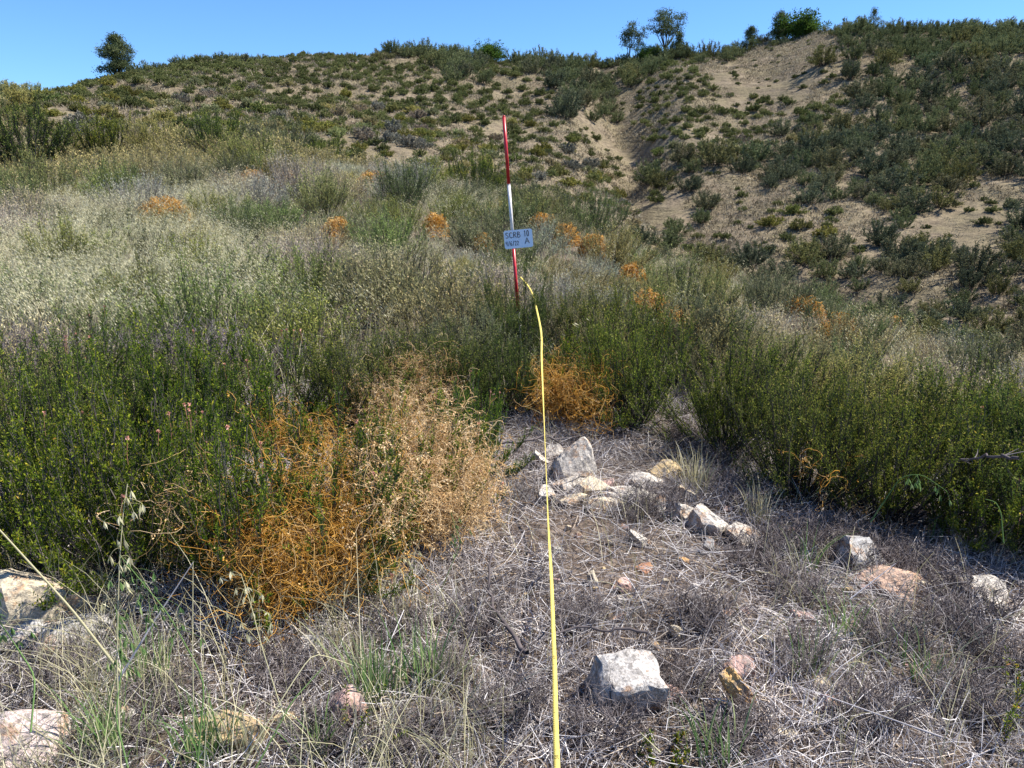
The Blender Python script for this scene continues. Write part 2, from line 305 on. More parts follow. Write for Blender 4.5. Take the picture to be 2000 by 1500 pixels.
# ------------------------------------------------------------------ ground sheet
az = np.concatenate([np.linspace(-40, 40, 430), np.linspace(40, 320, 120)[1:-1]]); az = np.radians(az)
rr = np.concatenate([[.05,.3], np.geomspace(.7, 150, 520), np.geomspace(155, 900, 30)])
X = rr[:,None]*np.sin(az); Y = rr[:,None]*np.cos(az); Z = height(X, Y)
nr, na_ = X.shape; V = np.stack([X, Y, Z], -1).reshape(-1, 3)
idx = np.arange(nr*na_).reshape(nr, na_); nx = np.roll(idx, -1, 1)
a = Acc(); a.add(V, np.stack([idx[:-1], idx[1:], nx[1:], nx[:-1]], -1).reshape(-1, 4), 0)
ci = len(V); a.V[0] = np.vstack([V, [[0,0,gz(0,.01)]]]); a.A[0] = np.zeros(ci+1); a.n += 1
a.F[3] = [np.stack([np.full(na_, ci), idx[0], nx[0]], -1)]
tag(link('ground', a.mesh('ground', M['ground'], True)), kind='structure')

exec_far = True
# ------------------------------------------------------------------ far shrubs
CM = {75:".................................TtTTTTT",
100:"..............lTTtl.TTTTTTTTt.....TTTTTT",
125:".....tLLLLLLLLLLLTtLttTTTTl.....tTTtTTTT",
150:"..tLLLLLLLLLlLLLLtttlltlTlL.....ltT.tTTT",
175:"tLLLLLLLLLlLLLLLLLllllTT.LLL.....lTT.tTT",
200:"tLLLLLlLLLLLLLLLLLLlllTT.LL..ll.lTTTTtTT",
225:"tllLLllLLLLLLLLLLLLll.tT.LLLLl.LLTTTTTTT",
250:"lltLLlLlLLLLLLLLLLLlll...LLLLLlTTTTTTTTT",
275:"llllllllLLLLLLLLLLLLl.l..LLLLllTTTTTTTTT",
300:".......lllLLLLLLLLLLLl..lLLttTTTTTTTTtTT",
325:"..............lLLLLLLLll.tt..tTtTTtTTTTt",
350:".................LLLLLll.tl...tTTTTTTT..",
375:"....................LLLl.lt.....tTtTTt..",
400:"....................LLl.l..t...t.tTTT..l",
425:".....................lL....t..lll.Tt....",
450:".......................ll.t...lLl.t.....",
475:"........................ttlt..lLl.......",
500:".........................ltt..tTt..TtT.T",
525:"............................tTTTTTTTTTTT",
550:".............................TTT.TTTTtTT",
575:"................................TTTTTTTT",
600:"..................................TTTTT.",625:"..................................TTTTTT",650:"...................................TTTTT",675:"....................................TTTT"}
def darts(N_, rmin, rmax, amax=R(38)):
    r = np.sqrt(rng.uniform(rmin**2, rmax**2, N_)); t = rng.uniform(-amax, amax, N_)
    x = r*np.sin(t); y = r*np.cos(t); z = height(x, y); return np.stack([x,y,z],1)
def thin(P, D):
    """greedy minimum spacing, D per point"""
    cell = {}; keep = []
    for i in range(len(P)):
        x, y = P[i,0], P[i,1]; cx, cy = int(x//3), int(y//3); ok = True
        for a_ in (-1,0,1):
            for b_ in (-1,0,1):
                for j in cell.get((cx+a_, cy+b_), ()):
                    if (P[j,0]-x)**2+(P[j,1]-y)**2 < (max(D[i], D[j])*.5+min(D[i],D[j])*.5)**2: ok = False; break
                if not ok: break
            if not ok: break
        if ok: cell.setdefault((cx,cy), []).append(i); keep.append(i)
    return np.array(keep, int)
C = darts(28000, 24, 124); px, py = proj(C+[0,0,.3]); k0 = np.hypot(C[:,0],C[:,1]) > np.interp(px, [c_[0] for c_ in CREST], [c_[2] for c_ in CREST])*1.27; C, px, py = C[k0], px[k0], py[k0]
sym = np.array([ (CM.get(int(round(b/25)*25), '.'*40)[min(39,int(a_//50))] if 0 <= a_ < 2000 else ('t' if (a_>=2000 or rng.random()<.5) else '.')) for a_, b in zip(px+rng.normal(size=len(px))*12, py+rng.normal(size=len(py))*5)])
prob = {'.':.06,'l':.45,'L':1,'t':.35,'T':.75}
keep = rng.uniform(0,1,len(C)) < np.array([prob[s] for s in sym])
keep &= (gully(C[:,0], C[:,1]) > 1.5) | (py < 235); C, sym, px, py = C[keep], sym[keep], px[keep], py[keep]
tall = np.isin(sym, ['t','T'])
wid = np.where(tall, rng.uniform(1.7, 3.4, len(C)), rng.uniform(.8, 1.65, len(C))); wid[sym=='.'] = rng.uniform(.4,.9,(sym=='.').sum())
rC = np.hypot(C[:,0],C[:,1]); wid *= np.where(tall, np.clip(rC/72,.62,1), 1)
D = np.where(tall, wid*.78, wid*.98+.1)
k = thin(C, D); C, sym, px, py, tall, wid = C[k], sym[k], px[k], py[k], tall[k], wid[k]
LOWP = []; TALLP = []
for i in range(5):
    LOWP.append(shrub(.5, .42, 44, 13, 5, .075, .032, sl=.09, up=.15, sr=.006, flat=.85)[:2])
for i in range(5):
    TALLP.append(shrub(.5, .60, 44, 20, 5, .048, .021, sl=.11, up=.4, sr=.006, flat=.55, lowfill=.4)[:2])
def joined(br, fo):
    """branch + foliage in one two-material mesh for plants too small to show parts"""
    V1, F1, A1 = br.data(); V2, F2, A2 = fo.data()
    return V1, F1[4], A1, V2, F2[4], A2
def join_mesh(name, J, m1, m2):
    V1,F1,A1,V2,F2,A2 = J
    me = mk_mesh(name, np.vstack([V1,V2]), {4: np.vstack([F1, F2+len(V1)])}, np.r_[A1,A2], m1); me.materials.append(m2)
    me.polygons.foreach_set('material_index', np.r_[np.zeros(len(F1),np.int32), np.ones(len(F2),np.int32)]); me.update(); return me
JL = [joined(*p) for p in LOWP]; JT = [joined(*p) for p in TALLP]
ML = [join_mesh('low_shrub', j, M['bark'], M['farlow' if i < 3 else 'farpurple' if i == 4 else 'olive']) for i, j in enumerate(JL)]
MT = [join_mesh('tall_shrub', j, M['darkbark'], M['fartall']) for j in JT]; MTL = [join_mesh('tall_shrub', j, M['bark'], M['olive']) for j in JT]
def region(x, y):
    if y < 140 and x < 1010 or y < 130 and x < 1500 or y < 80: return 'on the skyline ridge'
    if x < 420: return 'on the slope below the lone bushy pine'
    if x < 720: return 'on the left hillside under the ridge'
    if x < 1000: return 'on the hillside left of the red and white pole'
    if x < 1225: return 'on the slope between the pole and the bare gully'
    if y > 480: return 'in the thicket along the valley bottom'
    if x < 1480 and y < 340: return 'on the grassy bank right of the gully'
    if x < 1700 and y > 330: return 'on the bare tan slope beyond the spur'
    if y < 220: return 'on the upper right hillside'
    return 'on the densely covered right hillside'
def wname(w, t): 
    if t: return 'broad dark green' if w > 2.9 else ('tall dark green' if w > 2.2 else 'feathery dark green')
    return 'wide low olive green' if w > 1.4 else ('low rounded olive' if w > 1.1 else 'small low dark')
def stuffacc(): return [[], [], [], [], [], [], 0, 0]
def field(sel, J, Ms, istall, name, stuffname, label):
    ids = np.where(sel)[0]; r = np.hypot(C[ids,0], C[ids,1]); size = wid[ids]/r
    ids = ids[np.argsort(-size)]; ind = ids[:270]; rest = ids[270:]
    for i in ind:
        me = (MTL if istall and px[i] < 700 else Ms)[rng.integers(5)]; s = wid[i]
        o = link(name, me, None, C[i]-[0,0,.05]); o.rotation_euler = (0,0,rng.uniform(0,6.28)); o.scale = (s*rng.uniform(.9,1.25), s*rng.uniform(.8,1.0), s*rng.uniform(.8,1.15))
        tag(o, f"{wname(s, istall)} shrub {region(px[i], py[i])}", 'shrub', f"{'tall' if istall else 'low'} shrubs {region(px[i], py[i])}")
    A1, A2 = Acc(), Acc()
    for i in rest:
        V1,F1,a1,V2,F2,a2 = J[rng.integers(len(J))]; s = wid[i]; t = rng.uniform(0,6.28); ct, st = math.cos(t), math.sin(t)
        Rm = np.array([[ct,-st,0],[st,ct,0],[0,0,1]])*s*rng.uniform(.85,1.15); 
        A1.add(V1@Rm.T+C[i]-[0,0,.05], F1, a1); A2.add(V2@Rm.T+C[i]-[0,0,.05], F2, np.clip(a2+rng.uniform(-.15,.15),0,1))
    V1,F1,a1 = A1.data(); V2,F2,a2 = A2.data()
    me = join_mesh(stuffname, (V1,F1[4],a1,V2,F2[4],a2), M['darkbark'], M['fartall' if istall else 'farlow'])
    tag(link(stuffname, me), label, 'scrub', kind='stuff')
    print(name, len(ind), 'rest', len(rest))
field(~tall, JL, ML, False, 'low_shrub', 'low_scrub', 'distant low scrub dotting the far hillside')
field(tall, JT, MT, True, 'tall_shrub', 'tall_scrub', 'distant dark tall scrub on the right hillside and ridge')

# dry grass over the far slopes
G = darts(90000, 26, 125, R(37)); gn = vnoise(G[:,0]/9, G[:,1]/9, 8)+.5*vnoise(G[:,0]/3, G[:,1]/3, 9); G = G[gn > -.35]
a = Acc(); nb_ = 7; B = np.repeat(G, nb_, 0)+rng.normal(size=(len(G)*nb_,3))*[.16,.16,0]; 
d = rdir(len(B), 1.0); d[:,2] = np.abs(d[:,2]); leaves(a, B-[0,0,.04], d, rng.uniform(.12,.42,len(B)), rng.uniform(.025,.06,len(B)), rng.uniform(0,1,len(B)))
tag(link('dry_grass', a.mesh('hill_grass', M['hillgrass'])), 'pale dry grass covering the far slopes between the shrubs', 'grass', kind='stuff')

Gh = darts(9000, 28, 122, R(37)); ph_, qh_ = proj(Gh); Gh = Gh[(np.hypot(Gh[:,0],Gh[:,1]) > np.interp(ph_, [c_[0] for c_ in CREST], [c_[2] for c_ in CREST])*1.25)&(vnoise(Gh[:,0]/5, Gh[:,1]/5, 12) > -.2)]
B = np.repeat(Gh, 16, 0)+rng.normal(size=(len(Gh)*16,3))*[.17,.17,.05]+[0,0,.06]; a = Acc(); d = rdir(len(B), .7); leaves(a, B, d, rng.uniform(.07,.16,len(B)), rng.uniform(.02,.05,len(B)), np.repeat(rng.uniform(0,.6,len(Gh)),16)+rng.uniform(0,.4,len(B)))
tag(link('ground_herbs', a.mesh('ground_herbs', M['farpurple'])), 'small grey-brown herb cushions covering the far slopes', 'ground cover', kind='stuff')
# ------------------------------------------------------------------ trees on the ridge
def crest(pxv):
    best = None
    d0 = ray(pxv, 100); rs = np.linspace(80, 135, 300); h = height(rs*d0[0], rs*d0[1]); k = np.argmax((h-1.55)/rs)
    return np.array([rs[k]*d0[0], rs[k]*d0[1], h[k]]), rs[k]
def tree(name, pxv, ytop, kind, wpx, mat, label, base_drop=0, dens=1., seed=1, group=None):
    global rng
    rng = np.random.default_rng(seed)
    b, r = crest(pxv); b = b+np.array([0,0,-.3]); top = P3(pxv, ytop, r)[2]; H = (top-b[2])*1.0; Wd = wpx/F*r/2*(1.2 if kind == 'round' else 1)
    e = bpy.data.objects.new(name, None); col.objects.link(e); e.location = b; tag(e, label, 'tree', group)
    tr, cr = Acc(), Acc(); cl = []
    if kind == 'vase':
        ns = 9; az = np.linspace(0, 6.28, ns, endpoint=False)+rng.uniform(-.3,.3,ns); sp = rng.uniform(.25,1,ns)*Wd
        fork = H*.28; tubes(tr, np.array([[[0,0,0],[.05,0,fork*.5],[0,0,fork]]]), np.array([[.3,.25,.22]])*H/9, .3, 6)
        p0 = np.tile([0,0,fork*.8], (ns,1)); p2 = np.stack([sp*np.cos(az), sp*np.sin(az), H*(1-.3*(sp/Wd)**2)*rng.uniform(.9,1,ns)], 1); p1 = np.stack([sp*.75*np.cos(az), sp*.75*np.sin(az), np.full(ns, H*.5)], 1)
        S = bez(p0,p1,p2,7); tubes(tr, S, np.linspace(.11,.025,7)[None]*H/8, rng.uniform(0,1,ns), 4)
        for s in S:
            for q in range(9):
                t = rng.uniform(.42,1); f = t*6; i = min(5,int(f)); p = s[i]+(s[i+1]-s[i])*(f-i); o = rng.normal(size=3)*[.5,.5,.25]*Wd*.28; c_ = p+o+[0,0,.2]
                tubes(tr, np.array([[p,(p+c_)/2+[0,0,-.08],c_]]), np.array([[.05,.035,.015]])*H/8, .4); cl.append((c_, H*.045*rng.uniform(.6,1.25)))
    elif kind == 'multi':
        ns = 5; p0 = np.stack([rng.uniform(-.35,.35,ns)*Wd, rng.uniform(-.3,.3,ns)*Wd, np.zeros(ns)],1); p2 = np.stack([np.linspace(-.75,.75,ns)*Wd, rng.uniform(-.5,.5,ns)*Wd, H*np.array([.82,.97,1,.8,.84])],1)
        S = bez(p0,(p0+p2)/2+[0,0,.3],p2,7); tubes(tr, S, np.linspace(.1,.025,7)[None]*H/8, rng.uniform(0,1,ns), 4)
        for s in S:
            for q in range(13):
                t = .38+.62*rng.uniform()**.6; f = t*6; i = min(5,int(f)); p = s[i]+(s[i+1]-s[i])*(f-i); c_ = p+rng.normal(size=3)*[.3,.3,.12]*Wd*.6
                tubes(tr, np.array([[p,(p+c_)/2,c_]]), np.array([[.03,.02,.01]])*H/8, .4); cl.append((c_, H*.047*rng.uniform(.6,1.3)))
    elif kind == 'cone':
        tubes(tr, np.array([[[0,0,0],[.04,0,H*.5],[0,.03,H*.97]]]), np.array([[.16,.1,.03]])*H/6, .3, 6)
        nb = int(75*dens)
        for q in range(nb):
            t = rng.uniform(.06,1); w = Wd*1.35*(1-t)**.55*rng.uniform(.35,1.05)*(.8+.25*math.sin(t*9+seed)); az_ = rng.uniform(0,6.28); p = np.array([0,0,H*t*.95]); c_ = p+[w*math.cos(az_), w*math.sin(az_), w*.28]
            tubes(tr, np.array([[p,(p+c_)/2-[0,0,.05],c_]]), np.array([[.04,.03,.012]])*H/6, .4); cl.append((c_, H*.055*rng.uniform(.6,1.3)))
    else:  # round oak
        fork = H*.3; tubes(tr, np.array([[[0,0,0],[.06,0,fork*.5],[0,0,fork]]]), np.array([[.28,.22,.2]])*H/6, .3, 6); ns = 11
        az = rng.uniform(0,6.28,ns); el = rng.uniform(.1,1.4,ns); p2 = np.stack([Wd*.75*np.cos(az)*np.cos(el*.9), Wd*.75*np.sin(az)*np.cos(el*.9), fork+(H-fork)*.8*np.sin(el)],1)
        p1 = p2*[.5,.5,.7]+[0,0,.1]; S = bez(np.tile([0,0,fork*.85],(ns,1)),p1,p2,6); tubes(tr, S, np.linspace(.1,.025,6)[None]*H/5, rng.uniform(0,1,ns), 4)
        for s in S:
            for q in range(9):
                f = rng.uniform(.45,1)*5; i = min(4,int(f)); p = s[i]+(s[i+1]-s[i])*(f-i); c_ = p+rng.normal(size=3)*[.5,.5,.3]*Wd*.42
                tubes(tr, np.array([[p,(p+c_)/2,c_]]), np.array([[.035,.02,.012]])*H/6, .4); cl.append((c_, Wd*.10*rng.uniform(.6,1.4)))
    for c_, s in cl:
        nl = int(70*dens); p = c_+rng.normal(size=(nl,3))*s*[1,1,.75]; tone = rng.uniform(0,.5)
        leaves(cr, p, rdir(nl,.5), s*rng.uniform(.5,1.0,nl), s*rng.uniform(.22,.4,nl), tone+rng.uniform(0,.5,nl))
    link('trunk', tr.mesh('trunk', M['darkbark'], True), e); link('crown', cr.mesh('crown', M[mat]), e)
tree('pine_tree', 228, 68, 'cone', 62, 'pine', 'lone bushy pine standing at the left end of the ridge', dens=1.6, seed=21)
tree('pine_tree', 1236, 45, 'multi', 46, 'pine', 'slender several-stemmed pine beside the tallest vase-shaped pine', seed=22)
tree('pine_tree', 1298, 19, 'vase', 78, 'pine', 'tallest pine on the ridge, vase shaped with open spreading limbs', seed=23)
tree('pine_tree', 1326, 62, 'cone', 30, 'pine', 'short leaning pine just right of the vase-shaped pine', seed=24)
tree('pine_tree', 1464, 52, 'cone', 30, 'pine', 'small dense conical pine left of the round oak', dens=1.2, seed=25)
tree('pine_tree', 1519, 23, 'cone', 34, 'pine', 'pointed pine touching the left side of the round oak', seed=26, dens=1.1)
tree('oak_tree', 1550, 38, 'round', 80, 'oak', 'round bright green oak with a short dark trunk on the ridge', seed=27, dens=1.2)
tree('pine_tree', 1699, 17, 'cone', 20, 'pine', 'thin sparse young pine poking above scrub on the right ridge', seed=28, dens=.7)
tree('oak_tree', 955, 86, 'round', 62, 'oak', 'low pale green oak on the ridge above the pole', seed=29)
tree('oak_tree', 1272, 88, 'round', 44, 'oak', 'low bright green oak at the foot of the two tall pines', seed=30)
tree('oak_tree', 1425, 165, 'round', 26, 'hillgrass', 'small bare pale shrub-like tree on the grassy bank below the ridge', seed=31, dens=.25) if False else None
rng = np.random.default_rng(77)
# ridge-line bushes
ri = 0
for x0, x1, st, h in ((-40,200,14,1.5),(200,275,16,1.7),(275,385,14,2.4),(385,520,15,2.0),(520,640,26,1.6),(640,715,15,1.9),(740,905,13,2.4),(918,1000,16,2.0),(1000,1200,14,2.3),(1205,1345,13,3.2),(1345,1460,13,2.8),(1460,1530,14,3.2),(1600,1700,14,2.2),(1700,2040,15,2.1)):
    x = x0
    while x < x1:
        b, r = crest(x); s = h*.62*rng.uniform(.6,1.3); dr = rng.uniform(-4, 1.5); k = (r+dr)/r; bx, by = b[0]*k, b[1]*k
        o = link('ridge_shrub', MT[rng.integers(5)], None, (bx, by, gz(bx,by)-.15)); o.rotation_euler = (0,0,rng.uniform(0,6.28)); o.scale = (s*1.15, s*1.1, s)
        w = 'left of the lone pine' if x < 200 else 'between the lone pine and the pole' if x < 980 else 'between the pole and the tall pines' if x < 1205 else 'around the foot of the tall pines' if x < 1345 else 'between the tall pines and the round oak' if x < 1530 else 'right of the round oak'
        tag(o, f"{'bushy' if s > h*.62 else 'low'} dark shrub on the skyline {w}", 'shrub', 'shrubs along the skyline '+w); x += st*rng.uniform(.7,1.3); ri += 1
print('ridge', ri)

# ------------------------------------------------------------------ near slope scrub (individual plants of the spur)
PR = {}
def protos(key, n_, fol, bark, **kw): PR[key] = [Proto(key, fol, bark, **kw) for _ in range(n_)]
protos('mid_green', 4, 'midgreen', 'darkbark', Rad=.5, H=.55, ns=80, sps=16, lps=7, ll=.026, lw=.007, sl=.15, up=1.3, sr=.005)
protos('mid_olive', 4, 'olive', 'darkbark', Rad=.5, H=.48, ns=80, sps=16, lps=7, ll=.028, lw=.008, sl=.15, up=1.0, sr=.005)
protos('mid_grey', 3, 'grey', 'twig', Rad=.5, H=.42, ns=90, sps=16, lps=4, ll=.03, lw=.006, sl=.16, up=.9, sr=.005)
protos('tree_shrub', 3, 'chamise', 'darkbark', Rad=.5, H=.75, ns=60, sps=34, lps=8, ll=.022, lw=.007, sl=.12, up=1.1, sr=.008, lowfill=.15)
Cn = darts(9000, 5.6, 36, R(38)); pxn, pyn = proj(Cn)
cr_x = [c_[0] for c_ in CREST]; cr_r = [c_[2] for c_ in CREST]
rn = np.hypot(Cn[:,0], Cn[:,1]); ok = rn < np.interp(pxn, cr_x, cr_r)*1.22
ok &= ~((np.abs(pxn-1050) < 45) & (rn < 6.25)); ok &= ~((np.hypot(Cn[:,0]-P3(1019,690,6.3)[0], Cn[:,1]-P3(1019,690,6.3)[1]) < .35))
oatz = ((pxn < 460)&(pyn > 360)&(pyn < 700)) | ((pxn < 900)&(pxn > 400)&(pyn > 480)&(pyn < 640)&(vnoise(Cn[:,0]/1.5,Cn[:,1]/1.5,5) > 0))
ok &= ~(oatz & (rng.uniform(0,1,len(Cn)) < .86))
Cn, pxn, pyn, rn = Cn[ok], pxn[ok], pyn[ok], rn[ok]
wn = rng.uniform(.75, 1.35, len(Cn))*np.clip(.8+rn/40, .8, 1.4)
k = thin(Cn, wn*.74); Cn, pxn, pyn, rn, wn = Cn[k], pxn[k], pyn[k], rn[k], wn[k]
od = np.argsort(rn); Cn, pxn, pyn, rn, wn = Cn[od], pxn[od], pyn[od], rn[od], wn[od]
kn = vnoise(Cn[:,0]/2.2, Cn[:,1]/2.2, 21)+rng.normal(size=len(Cn))*.45
print('near scrub', len(Cn))
def nregion(x, y):
    if y > 640: return 'just behind the foreground bushes' + (' on the left' if x < 700 else ' near the pole' if x < 1300 else ' on the right')
    if x < 420: return 'among the pale oats on the left slope' if y > 400 else 'at the top of the oat slope on the left'
    if x < 800: return 'in the middle of the spur left of the pole' if y > 420 else 'near the crest of the spur'
    if x < 1020: return 'just left of the pole' if y > 430 else 'behind the pole near the crest'
    if x < 1350: return 'right of the sign board' if y < 560 else 'right of the pole foot'
    return 'where the spur drops away on the right'
NK = {'mid_green':('green needle-leaved', 'green_shrub'),'mid_olive':('dull olive', 'olive_shrub'),'mid_grey':('dry grey', 'grey_shrub')}
restN = []
cnt = 0
for i in range(len(Cn)):
    key = 'mid_grey' if kn[i] < -.22 else 'mid_olive' if kn[i] < .3 else 'mid_green'
    if cnt < 430 and rn[i] < 24:
        s = wn[i]; nm = NK[key]; rg = nregion(pxn[i], pyn[i]); cnt += 1
        place(PR[key][rng.integers(len(PR[key]))], Cn[i]-[0,0,.02], s, rng.uniform(0,6.28), nm[1], f"{'broad' if s > 1.15 else 'small' if s < .9 else 'mid-sized'} {nm[0]} shrub {rg}", 'shrub', f"{nm[0]} shrubs {rg}", s*rng.uniform(.6,1.3))
    else: restN.append((i, key))
A1, A2 = Acc(), Acc()
JM = [joined(*shrub(.5, .46, 40, 10, 4, .055, .02, sl=.16, up=1.0, sr=.006)[:2]) for _ in range(4)]
for i, key in restN:
    V1,F1,a1,V2,F2,a2 = JM[rng.integers(4)]; s = wn[i]; t = rng.uniform(0,6.28); ct, st = math.cos(t), math.sin(t)
    Rm = np.array([[ct,-st,0],[st,ct,0],[0,0,1]])*s
    A1.add(V1@Rm.T+Cn[i], F1, a1); A2.add(V2@Rm.T+Cn[i], F2, a2)
V1,F1,a1 = A1.data(); V2,F2,a2 = A2.data()
tag(link('spur_scrub', join_mesh('spur_scrub', (V1,F1[4],a1,V2,F2[4],a2), M['twig'], M['olive'])), 'olive scrub along the crest of the near spur', 'scrub', kind='stuff')
print('near individual', cnt, 'rest', len(restN))

# taller shrubs on the crest of the spur: (px of the middle, py of the foot, width px, height px, range, label)
for pxm, pyf, wp, hp, r, lab in ((50,305,150,105,33,'big dense yellow-green bush at the left edge on the crest'),(-60,310,130,90,34,'dense bush cut off by the left edge of the view'),
    (205,300,110,80,33,'open twiggy shrub right of the big left bush'),(420,300,95,85,31,'upright shrub on the crest between two spreading ones'),(540,300,120,70,30,'spreading grey-green shrub with a crooked dark trunk'),
    (300,300,90,60,33,'loose grey-green shrub behind the twiggy shrub'),(640,318,110,60,29,'low spreading shrub right of the crooked trunk'),(720,335,100,50,28,'rounded shrub at the lip of the valley'),
    (930,400,95,110,22.5,'tall open shrub standing just left of the pole'),(985,408,75,80,22,'leafy shrub directly behind the white band of the pole'),(1050,440,80,60,21,'pale loose shrub right of the white band')):
    b = P3(pxm, pyf, r); b[2] = gz(b[0], b[1]); w = wp/F*r; h = hp/F*r
    key = 'tree_shrub' if 'grey' not in lab else 'mid_olive'
    pr = PR[key][rng.integers(3)]; place(pr, b-np.array([0,0,.05]), w, rng.uniform(0,6.28), 'crest_shrub', lab, 'shrub', None, h/pr.H)

# ------------------------------------------------------------------ foreground bushes
protos('near_green', 4, 'green', 'bark', Rad=.5, H=.72, ns=110, sps=22, lps=13, ll=.015, lw=.0056, sl=.10, up=1.5, sr=.0045, lowfill=.42)
protos('near_cham', 4, 'chamise', 'darkbark', Rad=.5, H=.78, ns=120, sps=20, lps=13, ll=.016, lw=.0052, sl=.14, up=1.4, sr=.0045, lowfill=.2, flat=.5)
for pr in PR['near_green'][:3]:     # dried pinkish flower heads on the tips
    tip = pr.S[rng.choice(len(pr.S), 8, replace=False), -1]
    for t in tip:
        a = Acc(); p = t+[0,0,rng.uniform(.08,.13)]; tubes(a, np.array([[t,(t+p)/2+[.004,0,0],p]]), .0012, .2); leaves(a, np.tile(p,(12,1)), rdir(12,.6), .011, .007, rng.uniform(0,1,12))
        pr.extra.append(('flower_head', a.mesh('flower_head', M['pink'])))
protos('near_olive', 4, 'olive', 'darkbark', Rad=.5, H=.76, ns=120, sps=20, lps=12, ll=.016, lw=.005, sl=.14, up=1.3, sr=.0045, lowfill=.3, flat=.5)
FB = [ (1016,748,.75,'near_cham',1.0,'needle-leaved bush growing right against the pole'), # px, py of the foot, width m, key, height factor, label
 (60,1120,.95,'near_green',1.12,'dark leafy bush at the left edge behind the speckled rock'),
 (270,1130,.95,'near_green',1.1,'bright green bush with pink seed heads left of the dodder'),
 (470,1150,.85,'near_green',1.05,'green bush under the left strands of the orange dodder'),
 (645,1140,.85,'near_green',.95,'green bush buried under the brightest orange dodder'),
 (800,1050,.8,'near_green',.85,'bush smothered by pale tan dodder beside the white rocks'),
 (915,960,.6,'near_green',.75,'right end bush of the dodder thicket'),
 (360,985,.8,'near_green',1.0,'bush filling the gap behind the loose low dodder strands'),
 (160,1000,.8,'near_cham',1.0,'needle-leaved bush between the two rows at left'),
 (-40,930,1.0,'near_olive',.9,'tall bush behind the left edge bush'),
 (150,900,1.0,'near_green',1.02,'leafy bush in the second row above the yellow-leaved sprig'),
 (340,890,1.0,'near_green',1.05,'leafy bush in the second row left of the dodder'),
 (540,900,1.0,'near_green',.98,'bush in the second row behind the orange dodder'),
 (720,870,.9,'near_cham',.8,'bush carrying the small dodder patch behind the thicket'),
 (870,850,.85,'near_cham',.8,'dark bush between the thicket and the pole'),
 (985,835,.8,'near_cham',.68,'needle-leaved bush in front of the pole foot'),
 (1130,830,.8,'near_green',.75,'bush right of the tape carrying a bright dodder patch'),
 (1230,860,.85,'near_cham',.95,'needle-leaved bush behind the tall white rock'),
 (930,770,1.0,'near_olive',.8,'bush in shade just left of the pole foot'),
 (1135,745,.95,'near_olive',.9,'bush just right of the upper bend of the tape'),
 (1210,760,1.1,'near_cham',.95,'dense dark green bush right of the tape bend'),
 (1350,770,1.1,'near_olive',.95,'dense bush behind the upright green sprays'),
 (1420,920,.95,'near_cham',.95,'spreading bush with bare dark stems at its left foot'),
 (1560,1015,.95,'near_cham',.92,'upright green bush beside the grassy clearing'),
 (1720,1060,1.0,'near_cham',.95,'bright green bush above the rusty outcrop'),
 (1890,1095,1.0,'near_green',.95,'leafy bush above the pale outcrop near the right edge'),
 (2060,1120,1.0,'near_cham',1.0,'bush cut off by the right edge of the view'),
 (1500,850,1.1,'near_olive',.85,'olive green bush in the second row right of the clearing'),
 (1660,900,1.1,'near_olive',.9,'bush in the second row behind the bright green bush'),
 (1830,930,1.1,'near_cham',.9,'bush in the second row near the right edge'),
 (1990,950,1.1,'near_cham',.9,'bush at the right edge in the second row'),
]
FBPOS = []
for pxm, pyf, w, key, hf, lab in FB:
    b = hit(pxm, pyf); b = b+np.array([b[0],b[1],0])/np.hypot(b[0],b[1])*w*(.06 if pyf > 1010 and pxm < 1000 else .3); b[2] = gz(b[0], b[1])
    pr = PR[key][rng.integers(4)]; rot = rng.uniform(0,6.28); e = place(pr, b, w, rot, 'leafy_bush', lab, 'bush', None, hf*.92)
    ct, st_ = math.cos(rot), math.sin(rot); FBPOS.append(((pr.S*np.array([w,w,hf*.92]))@np.array([[ct,-st_,0],[st_,ct,0],[0,0,1]]).T+b))

# ------------------------------------------------------------------ dodder: orange thread-like vines
def dodder(name_px, Rw, Hh, ns, mat, label, rad=.0016, base=None, seglen=.035, K=12, cover=1.0, blobs=0):
    a = Acc(); th = rng.uniform(0, 6.28, ns*3); ph0 = rng.uniform(0, 6.28, 3); th = th[(np.sin(th*2+ph0[0])+np.sin(th*3+ph0[1])+rng.normal(size=len(th))*.4) > .1][:ns]; ns = len(th); ph = np.arccos(rng.uniform(-.05, 1, ns)**(.8)); q = np.zeros((ns,K,3))
    sc3 = np.array([Rw, Rw, Hh]); p = np.stack([np.cos(th)*np.sin(ph), np.sin(th)*np.sin(ph), np.cos(ph)],1)*sc3*rng.uniform(.45,1.15,(ns,1))
    v = rdir(ns); cur = rng.normal(size=(ns,3))
    for k_ in range(K):
        q[:,k_] = p; v = unit(v+rng.normal(size=(ns,3))*.42+np.cross(v, cur)*.35); nrm = unit(p/sc3**2); s = np.linalg.norm(p/sc3, axis=1)
        v = unit(v-nrm*((s-.97)*4)[:,None]); p = p+v*seglen*rng.uniform(.6,1.3,(ns,1)); p[:,2] = np.maximum(p[:,2], .02)
    tubes(a, q, rad*rng.uniform(.7,1.25,(ns,1)), rng.uniform(0,1,ns))
    if blobs:
        ii = rng.integers(0, ns, blobs); jj = rng.integers(0, K, blobs); pb = np.repeat(q[ii,jj], 5, 0)+rng.normal(size=(blobs*5,3))*.005
        leaves(a, pb, rdir(len(pb)), .009, .006, rng.uniform(.3,1,len(pb)))
    o = link('dodder_tangle', a.mesh('dodder_tangle', M[mat]), None, base); tag(o, label, 'vine'); return o
def dpx(pxm, pyf, push): 
    b = hit(pxm, pyf); b = b+np.array([b[0],b[1],0])/np.hypot(b[0],b[1])*push; b[2] = gz(b[0],b[1]); return b
